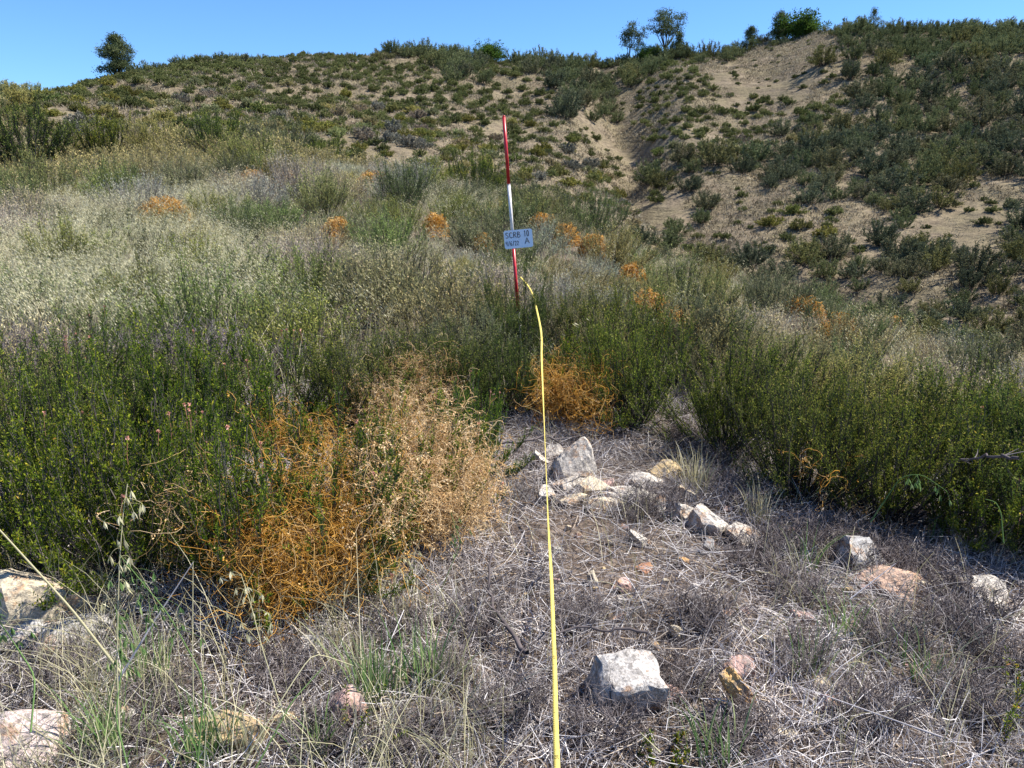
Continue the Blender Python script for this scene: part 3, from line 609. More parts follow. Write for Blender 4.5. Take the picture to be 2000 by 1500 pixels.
def vine(hosts, ns, mat, label, box, rad=.0011, seglen=.023, K=14, blobs=0, curl=.16, nz=.0, top=.35):
    """threads that start on the host bushes' stems and wander through their outer twigs"""
    S = np.concatenate([FBPOS[h] for h in hosts]); k = ns*14; i = rng.integers(0, len(S), k); t = rng.uniform(top*5, 5, k); i0 = np.minimum(t.astype(int), 4); fr = (t-i0)[:,None]
    p = S[i,i0]*(1-fr)+S[i,i0+1]*fr+rng.normal(size=(k,3))*.035; px_, py_ = proj(p)
    m_ = (px_ > box[0])&(px_ < box[2])&(py_ > box[1])&(py_ < box[3]); nn_ = vnoise(p[:,0]/.13, p[:,1]/.13+p[:,2]/.11, 61)+.6*vnoise(p[:,0]/.05+p[:,2]/.06, p[:,1]/.05, 62)
    edge = np.minimum(np.minimum(px_-box[0], box[2]-px_)/90, np.minimum(py_-box[1], box[3]-py_)/70); m_ &= (nn_ > nz-rng.uniform(0,.5,k)) & (rng.uniform(0,1,k) < np.clip(edge,0,1)) & (p[:,2] > height(p[:,0],p[:,1])+.04)
    p = p[m_][:ns]; ns = len(p); cen = S.reshape(-1,3).mean(0); toward = unit((EYE-cen)*[1,1,.6]); p = p+toward*rng.uniform(0,.07,(ns,1)); h0 = p.copy()
    q = np.zeros((ns,K,3)); v = rdir(ns); cur = rng.normal(size=(ns,3))
    for k_ in range(K):
        q[:,k_] = p; v = unit(v+rng.normal(size=(ns,3))*.3+np.cross(v, cur)*curl*rng.uniform(.2,1,(ns,1))-(p-h0)*1.6+[0,0,-.05]); p = p+v*seglen*rng.uniform(.6,1.3,(ns,1)); p[:,2] = np.maximum(p[:,2], height(p[:,0],p[:,1])+.01)
    a = Acc(); tubes(a, q, rad*rng.uniform(.7,1.3,(ns,1)), rng.uniform(0,1,ns))
    if blobs:
        ii = rng.integers(0, ns, blobs); jj = rng.integers(0, K, blobs); pb = np.repeat(q[ii,jj], 6, 0)+rng.normal(size=(blobs*6,3))*.006; leaves(a, pb, rdir(len(pb)), .010, .006, rng.uniform(.2,1,len(pb)))
    b0 = np.array([cen[0], cen[1], gz(cen[0],cen[1])]); a.V = [v_-b0 for v_ in a.V]
    tag(link('dodder_tangle', a.mesh('dodder_tangle', M[mat]), None, b0), label, 'vine'); print('vine', ns)
vine([3,4,5,12], 2900, 'dodder', 'largest bright orange dodder tangle draped over the left thicket', (465,800,800,1180), rad=.0008, blobs=700, nz=.42)
vine([4,5,8,13], 4200, 'palevine', 'pale tan dodder mat right of the bright orange tangle', (680,740,1010,1060), rad=.0008, seglen=.02, blobs=6000, nz=-.1)
vine([3,4], 800, 'dodder', 'loose orange dodder strands low on the left side of the thicket', (370,1000,620,1260), rad=.0009, blobs=60, nz=.25)
vine([2,3,11], 160, 'palevine', 'thin brownish dodder strands left of the main tangle', (240,890,420,1060), rad=.0008, blobs=30)
vine([12,13,14], 900, 'palevine', 'small pale orange dodder patch behind the thicket', (730,680,900,800), rad=.0009, blobs=500)
vine([15,16,17], 1700, 'dodder', 'bright dodder patch just right of the tape above the white rock', (1035,715,1200,850), rad=.001, blobs=1200, nz=.1, top=.6)
vine([23,24,22], 120, 'dodder', 'little orange dodder wisp in the right-hand bushes', (1530,880,1680,1080), blobs=60)
for pxm, pyt, w, lab in ((1235,530,.55,'orange dodder on a shrub right of the sign board'),(1265,592,.5,'faint orange dodder right of the pole foot'),(1160,470,.6,'orange dodder streak beside the sign board'),(1060,432,.8,'orange dodder on the crest just right of the pole'),
    (1100,450,.7,'second orange dodder on the crest right of the pole'),(730,345,.9,'orange dodder near the lip of the valley'),(495,342,.8,'orange dodder high on the spur'),(560,345,.6,'small dodder patch high on the spur beside a grey tuft'),
    (660,440,.7,'dim orange dodder in the middle of the spur'),(320,400,.9,'yellow-orange plant patch among the oats'),(1570,600,.6,'orange dodder on the far right crest'),(1640,640,.55,'tan dodder over upright stems at right'),(1750,620,.5,'tiny orange patch on the right crest'),(850,430,.5,'small dodder spot left of the pole'),(940,470,.45,'pinkish dodder spot left of the sign board'),(1320,640,.45,'orange fleck low on the right slope')):
    # seat on the scrub top along that sight line
    d0 = ray(pxm, pyt); rs = np.linspace(6, 34, 400); hh = height(rs*d0[0], rs*d0[1])+.38; zz = 1.55+rs*d0[2]; kk = np.argmax(zz < hh) if (zz < hh).any() else 399
    r = rs[kk]; b = np.array([r*d0[0], r*d0[1], hh[kk]-.34]); s = r/9
    dodder(None, w*.5, .44, 240, 'dodder' , lab, rad=.0032*max(1,s*.8), base=b, seglen=.06, K=9, blobs=150)

# ------------------------------------------------------------------ oat grass on the slope (uncountable)
def oats(P, a_st, a_sp, hgt, lean, nsp, spl, spw, w):
    N_ = len(P); h = hgt*rng.uniform(.6,1.15,N_); ln = rng.normal(size=(N_,2))*.1+np.array(lean); 
    p1 = P+np.stack([ln[:,0]*h*.35, ln[:,1]*h*.35, h*.75],1); p2 = P+np.stack([ln[:,0]*h*1.3, ln[:,1]*h*1.3, h],1)
    S = bez(P, p1, p2, 5); ribbons(a_st, S, np.array([1.,.9,.7,.5,.3])[None]*w, rng.uniform(0,1,N_))
    if nsp:
        si = np.repeat(np.arange(N_), nsp); t = rng.uniform(.5,1,len(si))*4; i0 = np.minimum(t.astype(int),3); fr = (t-i0)[:,None]
        b = S[si,i0]*(1-fr)+S[si,i0+1]*fr; o = rng.normal(size=(len(si),3))*[.03,.03,.012]+np.stack([ln[si,0]*.09, ln[si,1]*.09, np.full(len(si),-.015)],1)
        d = unit(np.stack([.35+ln[si,0]*1.6+rng.normal(size=len(si))*.16, ln[si,1]+rng.normal(size=len(si))*.16, np.full(len(si),-.9)],1))
        leaves(a_sp, b+o, d, spl*rng.uniform(.7,1.2,len(si)), spw, rng.uniform(0,1,len(si)))
Co = darts(26000, 5.2, 32, R(38)); pxo, pyo = proj(Co); ro = np.hypot(Co[:,0], Co[:,1])
dn = vnoise(Co[:,0]/1.6, Co[:,1]/1.6, 31)+.5*vnoise(Co[:,0]/.6, Co[:,1]/.6, 32)
zone = np.where((pxo < 470)&(pyo > 340)&(pyo < 720), 1.0, np.where((pxo < 930)&(pyo > 380)&(pyo < 700), .15+.6*(dn > .25), .07+.15*(dn > .4)))
inr = ro < np.interp(pxo, cr_x, cr_r)*1.1
Co = Co[inr & (rng.uniform(0,1,len(Co)) < zone)]; Ce = darts(60000, 6.5, 26, R(38)); pe, qe = proj(Ce); Ce = Ce[(pe < 480+60*vnoise(Ce[:,0]/2, Ce[:,1]/2, 77))&(qe > 395)&(qe < 700)&(vnoise(Ce[:,0]/1.3, Ce[:,1]/1.3, 31)+rng.normal(size=len(Ce))*.3 > -.1)]; Co = np.vstack([Co, Ce]); ro = np.hypot(Co[:,0], Co[:,1])
a1, a2 = Acc(), Acc(); nearm = ro < 14
oats(Co[nearm], a1, a2, .62, (.35,-.05), 10, .030, .0055, .0035)
oats(Co[~nearm], a1, a2, .6, (.35,-.05), 6, .042, .0075, .006)
tag(link('oat_stems', a1.mesh('oat_stems', M['straw'])), 'pale straw stems of wild oats on the left slope', 'grass', kind='stuff')
tag(link('oat_seeds', a2.mesh('oat_seeds', M['oats'])), 'cream drooping seed heads of wild oats on the left slope', 'grass', kind='stuff')
print('oats', len(Co))
# general leaf blades between the shrubs
Cb = darts(16000, 5.0, 33, R(38)); pxb, pyb = proj(Cb); rb = np.hypot(Cb[:,0], Cb[:,1]); Cb = Cb[rb < np.interp(pxb, cr_x, cr_r)*1.15]
B = np.repeat(Cb, 7, 0)+rng.normal(size=(len(Cb)*7,3))*[.09,.09,0]; h = rng.uniform(.15,.48,len(B)); rB = np.hypot(B[:,0],B[:,1]); d = rng.normal(size=(len(B),2))*.35
P_ = bez(B, B+np.stack([d[:,0]*h*.3,d[:,1]*h*.3,h*.7],1), B+np.stack([d[:,0]*h,d[:,1]*h,h],1), 4)
a = Acc(); ribbons(a, P_, np.array([1,.9,.6,.15])[None]*(.0035+.00022*rB)[:,None], rng.uniform(0,1,len(B)))
tag(link('slope_grass', a.mesh('slope_grass', M['blade'])), 'grey-green grass blades filling the gaps between the shrubs', 'grass', kind='stuff')

# ------------------------------------------------------------------ foreground thatch
Ct = darts(110000, .9, 6.2, R(48)); rt = np.hypot(Ct[:,0], Ct[:,1])
dirt = np.array([hit(1120,1040)[:2], hit(1190,1120)[:2]])
RK0 = [(1108,893,95),(1062,968,52),(1178,984,75),(1302,922,72),(1240,962,90),(1385,1018,85),(1382,1068,28),(1252,1052,45),(1088,1072,32),(1333,1096,32),(1253,1109,40),(1155,1128,30),(1215,1143,55),(825,1170,42),(1320,1233,32),(1312,1356,44),(1625,1376,48),(1455,1303,60),(1560,1283,60),(1690,1090,100),(1750,1128,110),(1905,1150,105),(1945,1185,70),(70,1172,150),(118,1240,120),(22,1440,170),(245,1405,50),(455,1420,120),(665,1378,80),(1212,1335,110),(1222,1385,120),(1435,1375,55)]
RKP = []
for x_, y_, w_ in RK0:
    b_ = hit(x_, y_+w_*.1); RKP.append((b_[0], b_[1], w_/F*np.linalg.norm(b_-EYE)*.42))
RKP = np.array(RKP)
def clear(P, k=1.0): return (np.linalg.norm(P[:,None,:2]-RKP[None,:,:2], axis=2) > RKP[:,2]*k).all(1)
dd = np.min(np.linalg.norm(Ct[:,None,:2]-dirt, axis=2), 1)
keepm = (rng.uniform(0,1,len(Ct)) < np.clip(dd/.30, .12, 1)) & (rng.uniform(0,1,len(Ct)) < np.clip(1.15-rt*.12,.3,1)); Ct = Ct[keepm]; Ct = Ct[clear(Ct, .72)]
N_ = len(Ct); L_ = rng.uniform(.03,.15,N_)*rng.uniform(.6,1.6,N_); th = rng.uniform(0,6.28,N_); el = rng.normal(size=N_)*.25
d = np.stack([np.cos(th)*np.cos(el), np.sin(th)*np.cos(el), np.sin(el)],1)*L_[:,None]
b0 = Ct+np.stack([np.zeros(N_),np.zeros(N_),rng.uniform(0,.035,N_)+np.abs(d[:,2])*.5],1); bend = rng.normal(size=(N_,3))*[1,1,.4]*L_[:,None]*.18
P_ = bez(b0-d/2, b0+bend, b0+d/2, 4); a = Acc(); tubes(a, P_, rng.uniform(.0005,.0017,(N_,1)), rng.uniform(0,1,N_))
# short standing dead grass
Cs = darts(22000, .9, 6.5, R(48)); ds = np.min(np.linalg.norm(Cs[:,None,:2]-dirt, axis=2), 1); Cs = Cs[ds > .2]; cl = vnoise(Cs[:,0]/.35, Cs[:,1]/.35, 51); Cs = Cs[(cl > -.25)&clear(Cs, .95)]
B = np.repeat(Cs, 4, 0)+rng.normal(size=(len(Cs)*4,3))*[.02,.02,0]; h = rng.uniform(.03,.13,len(B)); dl = rng.normal(size=(len(B),2))*.5
P_ = bez(B, B+np.stack([dl[:,0]*h*.3,dl[:,1]*h*.3,h*.6],1), B+np.stack([dl[:,0]*h,dl[:,1]*h,h],1), 4); ribbons(a, P_, np.array([1,.8,.6,.3])[None]*.0024, rng.uniform(0,1,len(B))*.95)
tag(link('thatch', a.mesh('thatch', M['thatch'])), 'grey dead grass and twig litter matting the foreground', 'litter', kind='stuff')

Cq = darts(9000, .9, 4.5, R(46)); pq, qq = proj(Cq); Cq = Cq[((pq < 950)|(rng.uniform(0,1,len(Cq)) < .12))&clear(Cq, 1.1)&(vnoise(Cq[:,0]/.3, Cq[:,1]/.3, 53)+rng.normal(size=len(Cq))*.3 > .1)]
B = np.repeat(Cq, 3, 0)+rng.normal(size=(len(Cq)*3,3))*[.025,.025,0]; pB, qB = proj(B); h = rng.uniform(.08,.24,len(B))*np.where((pB < 750)&(qB > 1200)&(rng.uniform(0,1,len(B)) < .25), 1.9, 1); dl = rng.normal(size=(len(B),2))*.45
a = Acc(); ribbons(a, bez(B, B+np.stack([dl[:,0]*h*.2,dl[:,1]*h*.2,h*.75],1), B+np.stack([dl[:,0]*h,dl[:,1]*h,h],1), 5), np.array([1,.9,.7,.5,.2])[None]*.0026, rng.uniform(0,1,len(B)))
tag(link('dry_grass', a.mesh('straw_grass', M['straw'])), 'dry straw-coloured grass standing in the left foreground', 'grass', kind='stuff')
# dead twiggy skeleton shrubs
DT = []
for q in range(5):
    a = Acc(); ns = 95; az_ = rng.uniform(0,6.28,ns); rr_ = np.sqrt(rng.uniform(0,1,ns)); H_ = rng.uniform(.5,1,ns)
    p0 = np.stack([.25*rr_*np.cos(az_), .25*rr_*np.sin(az_), np.full(ns,-.02)],1); p2 = np.stack([rr_*np.cos(az_)*.5, rr_*np.sin(az_)*.5, H_*.62],1)+rng.normal(size=(ns,3))*.05
    S = bez(p0,(p0+p2)/2+[0,0,.12],p2,6); S[:,1:] += rng.normal(size=(ns,5,3))*.035; tubes(a, S, np.linspace(.006,.0028,6)[None]*rng.uniform(.6,1.5,(ns,1)), rng.uniform(0,.7,ns))
    k_ = ns*8; si = rng.integers(0,ns,k_); f = rng.uniform(.2,.98,k_)*5; i0 = np.minimum(f.astype(int),4); fr = (f-i0)[:,None]; b = S[si,i0]*(1-fr)+S[si,i0+1]*fr
    e = b+unit(rng.normal(size=(k_,3))*.6+[0,0,.9])*rng.uniform(.06,.22,(k_,1)); tubes(a, bez(b,(b+e)/2+rng.normal(size=(k_,3))*.015,e,4), np.linspace(.003,.0016,4)[None], rng.uniform(0,.9,k_))
    DT.append(a.mesh('dead_shrub', M['twig']))
DTP = [(1450,985,.5,'grey dead brush at the left foot of the right bushes'),(1540,1075,.5,'dead brush spilling from under the upright green bush'),(1660,1110,.5,'dead brush between the right bushes and the rusty outcrop'),(1790,1150,.5,'dead twigs in the shade above the right outcrop'),(1900,1200,.5,'dead brush right of the pale outcrop'),(1400,905,.45,'dead stems where the clearing meets the right bushes'),(1330,870,.4,'reddish dead brush behind the cream-yellow slab'),(90,800,.95,'big bleached dead shrub behind the left bushes'),(260,770,.9,'grey tangle of dead twigs above the bush with pink seed heads'),(400,760,.95,'dead twiggy shrub between the oats and the left thicket'),(560,740,.8,'dead shrub left of the small dodder patch'),(30,730,.8,'dead grey twigs at the left edge under the oats'),(1480,1110,.5,'purplish grey dead shrub left of the rusty outcrop'),(1290,1000,.45,'dead shrub between the pale slabs'),(1560,1180,.42,'dead shrub below the rusty outcrop'),(1330,1340,.34,'wispy dead shrub right of the squarish rock'),(1370,1220,.36,'dead shrub above the pink-stained stone'),
 (1560,1300,.35,'dead shrub amid the right foreground litter'),(1750,1260,.42,'dead shrub under the orange slab on the right'),(1860,1240,.4,'dead shrub below the pale right outcrop'),(1700,1420,.36,'dead shrub at the lower right'),(1900,1400,.38,'dead shrub in the bottom right corner'),
 (930,1230,.36,'dark dead shrub around the crooked branch'),(870,1330,.34,'grey dead shrub left of the tape'),(1000,1400,.33,'dead shrub against the tape near the bottom'),(1180,1440,.36,'dead shrub in front of the squarish rock'),(560,1330,.38,'brownish dead shrub at lower left centre'),
 (320,1380,.36,'dead shrub behind the tan rock'),(120,1330,.38,'dead shrub above the red and white rock'),(780,1240,.33,'dead shrub beside the green grass tufts'),(1130,1220,.3,'small dead shrub right of the tape'),(1450,1450,.34,'dead shrub below the orange slab'),
 (1620,1060,.42,'dead shrub in shade under the right bushes'),(1780,1120,.4,'dead shrub above the orange slab'),(1230,1010,.3,'low dead shrub behind the pale slabs'),(1400,960,.4,'dead shrub beside the cream slab'),(640,1460,.36,'dead shrub at the bottom left of centre'),(820,1460,.34,'dead shrub at the bottom edge left of the tape'),(230,1470,.34,'dead shrub at the bottom left'),(1960,1310,.4,'dead shrub at the right edge')]
for pxm, pym, s, lab in DTP:
    b = hit(pxm, pym); s *= .8; o = link('dead_shrub', DT[rng.integers(5)], None, b); o.rotation_euler = (0,0,rng.uniform(0,6.28)); o.scale = (s,s,s*rng.uniform(.5,.75)*(1.5 if s > .6 else 1)); tag(o, lab, 'shrub', 'dead shrubs in the foreground')

# ------------------------------------------------------------------ rocks
import bmesh
def rock(pxm, pym, wpx, hpx, colr, label, tilt=0, rough_=1, depth=.8, planes=13, seed=0, sink=.17, yaw=None, name='rock'):
    g = np.random.default_rng(seed+int(pxm)*7+int(pym)); b = hit(pxm, pym+hpx*.35); dist = np.linalg.norm(b-EYE); w = wpx/F*dist; h = hpx/F*dist
    bm = bmesh.new(); bmesh.ops.create_icosphere(bm, subdivisions=4, radius=1)
    V = np.array([v.co[:] for v in bm.verts]); V *= 1.25
    for _ in range(planes):
        n_ = unit(g.normal(size=3)*[1,1,.8]); dlt = g.uniform(.42,.8); s = V@n_-dlt; m_ = s > 0; V[m_] -= np.outer(s[m_], n_)*.96
    V += V*(.03*np.sin(V[:,[1]]*9+seed)+.02*np.sin(V[:,[0]]*17+V[:,[2]]*13))+g.normal(size=V.shape)*.006
    V /= np.abs(V).max(0); V = V*np.array([w/2, w/2*depth, h*.62])
    for v, c_ in zip(bm.verts, V): v.co = c_
    me = bpy.data.meshes.new(name); bm.to_mesh(me); bm.free(); me.materials.append(M['rock'])
    o = link(name, me, None, b+np.array([0,0,h*.5-h*sink])); o.rotation_euler = (g.normal()*.1, R(tilt), g.uniform(-.4,.4) if yaw is None else R(yaw)); o.color = (*[c_*1.0 for c_ in colr],1)
    tag(o, label, 'rock'); return o
WH=(.60,.545,.47); CR=(.62,.53,.38); YE=(.58,.43,.23); PK=(.58,.38,.32); OR=(.56,.33,.14); GR=(.50,.48,.45); RU=(.38,.19,.11)
RK = [(1108,893,95,95,WH,'largest white rock standing beside the tape',0),(1050,900,45,40,WH,'white stone touching the left of the largest white rock',0),(1062,968,52,42,WH,'white stone with a dark hollow under the tape',10),(1110,940,90,34,WH,'low white slab at the foot of the largest rock',0),
 (1178,984,75,26,CR,'flat cream slab right of the hollowed white stone',6),(1125,970,60,18,CR,'thin flat slab beside the tape',4),(1302,922,72,42,YE,'cream-yellow angular slab near the right bushes',25),(1240,962,90,40,WH,'broad white slab half hidden by dead twigs',5),
 (1385,1018,85,50,WH,'white boulder right of the dead shrub',22),(1382,1068,28,34,GR,'small grey stone under the white boulder',0),(1252,1052,50,30,WH,'pale wedge stone in the middle of the clearing',30),(1088,1072,32,26,WH,'small white stone just right of the tape',0),
 (1333,1096,32,24,OR,'small rounded orange stone',0),(1252,1109,42,13,RU,'thin rusty brown flake',-8),(1155,1128,30,26,CR,'small cream stone above the pink one',0),(1215,1143,55,24,PK,'flat pink stone right of the tape',5),(1160,1148,14,10,YE,'tiny yellow pebble beside the cream stone',0),
 (825,1170,42,28,YE,'tan wedge stone left of the crooked branch',25),(1320,1233,32,30,CR,'pale angular stone above the squarish rock',0),(1212,1204,34,16,PK,'little pinkish stone in the litter',0),(1190,1203,12,12,YE,'tiny yellowish pebble beside the little pinkish stone',0),
 (1312,1356,48,28,PK,'rough pink stone touching the squarish rock',0),(1625,1376,48,32,PK,'pale pink angular stone at lower right',0),(1455,1303,70,30,PK,'flat pink slab buried in twigs',0),(1560,1283,70,26,GR,'grey flat stone behind the pink slab',0),
 (1600,1333,42,26,CR,'dull cream stone above the pale pink one',0),(1450,1340,32,20,CR,'small cream chip behind the upright orange slab',0),(1690,1090,100,62,GR,'grey-pink ridge of outcrop with a lichen ring',20),(1750,1128,110,58,(.62,.42,.30),'rust and white sloping slab of the outcrop',24),
 (1905,1150,105,50,WH,'pale weathered outcrop near the right edge',22),(1945,1185,70,34,WH,'lower end of the pale outcrop',20),(70,1172,150,110,CR,'large speckled rock under the left bushes',0),(118,1240,120,62,GR,'grey rock in front of the speckled rock',-20),
 (18,1440,140,88,(.74,.60,.54),'red and white angular rock in the bottom left corner',10),(245,1405,56,34,WH,'small white stone behind the oat stalks',0),(455,1420,125,62,YE,'tan yellow flat rock at the bottom left',0),(665,1378,85,62,PK,'pink and cream rock behind the green sprig',-15),
 (605,1255,60,30,GR,'dull grey stone in the shade of the thicket',0),(733,1205,26,20,CR,'small pale stone at the edge of the thicket',0),(1010,912,34,16,CR,'small cream stone left of the white rocks',0),(1215,1170,18,12,CR,'tiny cream pebble below the pink stone',0),
 (1275,1262,38,20,YE,'yellowish chip above the squarish rock',10),(1300,1290,26,18,CR,'cream chip right of the yellowish chip',0),(1225,1028,22,12,PK,'pinkish pebble on the bare soil',0),(1110,1030,16,10,CR,'pale pebble on the bare soil beside the tape',0),(1130,1045,18,10,PK,'rosy pebble on the bare soil',0),
 (1345,1305,22,12,YE,'yellow pebble left of the pink slab',0),(1535,1435,36,22,CR,'half-buried pale stone at the bottom right',0),(1195,1060,18,12,CR,'pale pebble under the wedge stone',0),(1640,1230,34,16,GR,'grey chip among twigs below the outcrop',0),(1420,1195,26,14,PK,'pinkish chip right of the clearing',0)]
for k_, (x_, y_, w_, h_, c_, lab, tl) in enumerate(RK):
    big = w_ >= 60; rock(x_, y_, w_*(1.15 if big else 1.05), h_*(1.2 if big else 1), c_, lab, tl, seed=k_, sink=.3 if big else .2)
RK2 = [(1450,1045,95,34,WH,'pale slab of the ledge right of the white boulder',18),(1535,1058,90,30,GR,'grey-white slab in the ledge below the right bushes',16),(1600,1075,60,28,WH,'white chunk joining the ledge to the rusty outcrop',14),(1262,940,70,30,WH,'white chunk behind the broad slab',10),(1345,965,50,26,CR,'cream chunk between the cream-yellow slab and the white boulder',18),(1080,880,46,36,WH,'white block wedged behind the largest white rock',0),(1835,1140,60,28,WH,'pale chunk between the two right outcrops',20),(1150,948,80,40,CR,'cream slab stepping down right of the largest white rock',8),(1205,975,60,30,WH,'white block in the broken outcrop between the cream slabs',12),(1290,985,90,36,WH,'pale slab under the dead shrub in the outcrop line',14),(1335,1000,80,40,WH,'pale slab left of the white boulder',16),(1080,925,50,30,CR,'cream stone wedged under the tape by the white rocks',0),
 (1180,945,40,22,PK,'pink-stained chip on the outcrop',0),(1630,1062,60,34,GR,'grey stone at the top of the rusty outcrop',20),(1800,1150,70,34,CR,'pale toe of the rusty sloping slab',22),(1860,1118,60,30,GR,'grey stone at the top of the pale right outcrop',20),(1560,1205,50,24,PK,'pink slab fragment in the twigs left of the outcrop',0),(1500,1250,44,20,CR,'cream fragment behind the grey flat stone',0),(30,1240,90,50,GR,'grey stone at the left edge below the speckled rock',0),(560,1400,60,36,YE,'tan stone between the yellow rock and the pink rock',0)]
for k_, (x_, y_, w_, h_, c_, lab, tl) in enumerate(RK2): rock(x_, y_, w_, h_, c_, lab, tl, seed=k_+90, sink=.32)
gr_ = np.random.default_rng(5)
for k_ in range(70):
    x_ = gr_.uniform(1030, 1800) if k_ < 55 else gr_.uniform(650, 1030); y_ = gr_.uniform(940, 1470) if k_ < 55 else gr_.uniform(1120, 1470); w_ = gr_.uniform(9, 26)
    ci = gr_.integers(5); nm = ['white','cream','tan','pink','grey'][ci]; zz_ = 'left of the tape' if x_ < 1060 else 'near the white outcrop right of the tape' if y_ < 1080 else 'in the litter of the clearing' if y_ < 1280 else 'in the lower right litter'
    rock(x_, y_, w_, w_*gr_.uniform(.5,.8), [WH,CR,YE,PK,GR][ci], f'small {nm} stone chip {zz_}', gr_.uniform(-15,15), seed=k_+200, sink=.15, name='stone_chip')['group'] = f'{nm} chips {zz_}'
# squarish rock: rough block with one rusty side; upright orange slab
def block(pxm, pyf, dims, rotz, tiltx, tilty, colr, label, taper=.82, face=None, name='rock', seed=5, jag=.012, sink=.03):
    g = np.random.default_rng(seed); b = hit(pxm, pyf); bm = bmesh.new(); bmesh.ops.create_cube(bm, size=1); bmesh.ops.subdivide_edges(bm, edges=bm.edges[:], cuts=9, use_grid_fill=True)
    ph = g.uniform(0,6,6)
    for v in bm.verts:
        x, y, z = v.co; t = z+.5; s = 1-(1-taper)*t; x *= s; y *= s
        x += .05*math.sin(z*5+ph[0])*(y)+.03*math.sin(y*9+ph[1]); z += .05*math.sin(x*6+ph[2])*t+.04*x*t*3; y += .03*math.sin(x*11+ph[3]+z*4)
        c_ = Vector((x,y,z)); rr_ = max(abs(v.co.x),abs(v.co.y)); 
        if sum(abs(q) > .49 for q in v.co) >= 2: c_ *= .94
        v.co = Vector((c_.x*dims[0], c_.y*dims[1], c_.z*dims[2]))+Vector(g.normal(size=3)*jag*.25)
    me = bpy.data.meshes.new(name); bm.to_mesh(me); bm.free(); me.materials.append(M['rock'])
    o = link(name, me, None, b+np.array([0,0,dims[2]/2-sink])); o.rotation_euler = (R(tiltx), R(tilty), R(rotz)); o.color = (*[c_*1.0 for c_ in colr],1); tag(o, label, 'rock'); return o, b
block(1222,1372, (.22,.17,.17), 12, 18, 4, (.56,.52,.47), 'big squarish grey-white rock right of the tape', .82, seed=8, jag=.005)
block(1436,1388, (.06,.05,.19), 20, 8, -34, (.66,.42,.17), 'upright orange slab casting a dark shadow', .75, seed=9, jag=.006, sink=.02)

# ------------------------------------------------------------------ range pole, sign board
pb = P3(1019, 690, 6.3); pb[2] = gz(pb[0], pb[1]); ptop = P3(984, 229, 6.32); ax = unit(ptop-pb); Lp = np.linalg.norm(ptop-pb)
pole = bpy.data.objects.new('range_pole', None); col.objects.link(pole); pole.location = pb; tag(pole, 'thin survey pole banded red and white leaning slightly left', 'pole')
def cyl(p0, p1, r0, r1, sides=20):
    bm = bmesh.new(); d_ = Vector(p1)-Vector(p0); res = bmesh.ops.create_cone(bm, cap_ends=True, segments=sides, radius1=r0, radius2=r1, depth=d_.length)
    q = d_.to_track_quat('Z','Y'); 
    for v in bm.verts: v.co = q@v.co+(Vector(p0)+Vector(p1))/2
    return bm
def bmobj(name, bm, mat, parent=None, loc=None, smooth=True, bev=0):
    if bev: bmesh.ops.bevel(bm, geom=[e for e in bm.edges if e.calc_face_angle(0) > .8], offset=bev, segments=2, affect='EDGES')
    me = bpy.data.meshes.new(name); bm.to_mesh(me); bm.free(); me.materials.append(mat)
    for p in me.polygons: p.use_smooth = smooth and len(p.vertices) == 4
    return link(name, me, parent, loc)
zt = [Lp, Lp-.515, Lp-1.02, Lp-1.55, max(.08, Lp-1.93)]
for k_ in range(4):
    c_ = ['red','white','red','white'][k_]
    o = bmobj(c_+'_band', cyl(ax*zt[k_+1], ax*zt[k_], .0135, .0135), M[c_], pole, bev=.0015)
bmobj('point', cyl(ax*(-.05), ax*zt[4], .002, .0135), M['steel'], pole)
bmobj('cap', cyl(ax*Lp, ax*(Lp+.012), .0138, .010), M['red'], pole)
for k_ in range(3):
    bmobj('joint', cyl(ax*(zt[k_+1]-.004), ax*(zt[k_+1]+.004), .0145, .0145), M['steel'], pole)
# board, a rounded plate hung on the camera side of the pole
sc_c = P3(1012.5, 466.5, 6.245); sw, sh_, cr_ = .231, .146, .016
bm = bmesh.new(); pts = []
for cx, cy, a0 in ((sw/2-cr_, sh_/2-cr_, 0),(-sw/2+cr_, sh_/2-cr_, 90),(-sw/2+cr_,-sh_/2+cr_,180),(sw/2-cr_,-sh_/2+cr_,270)):
    for q in range(7): t = R(a0+q*15); pts.append((cx+cr_*math.cos(t), cy+cr_*math.sin(t)))
vs = [bm.verts.new((x_, -.002, y_)) for x_, y_ in pts]; f_ = bm.faces.new(vs); ex = bmesh.ops.extrude_face_region(bm, geom=[f_])
bmesh.ops.translate(bm, vec=(0,.004,0), verts=[v for v in ex['geom'] if isinstance(v, bmesh.types.BMVert)]); bmesh.ops.recalc_face_normals(bm, faces=bm.faces)
sign = bmobj('sign_board', bm, M['board'], None, sc_c, False); sign.rotation_euler = (R(-7), R(-5.2), R(0)); tag(sign, 'small pale board with handwritten plot code hung on the pole', 'sign')
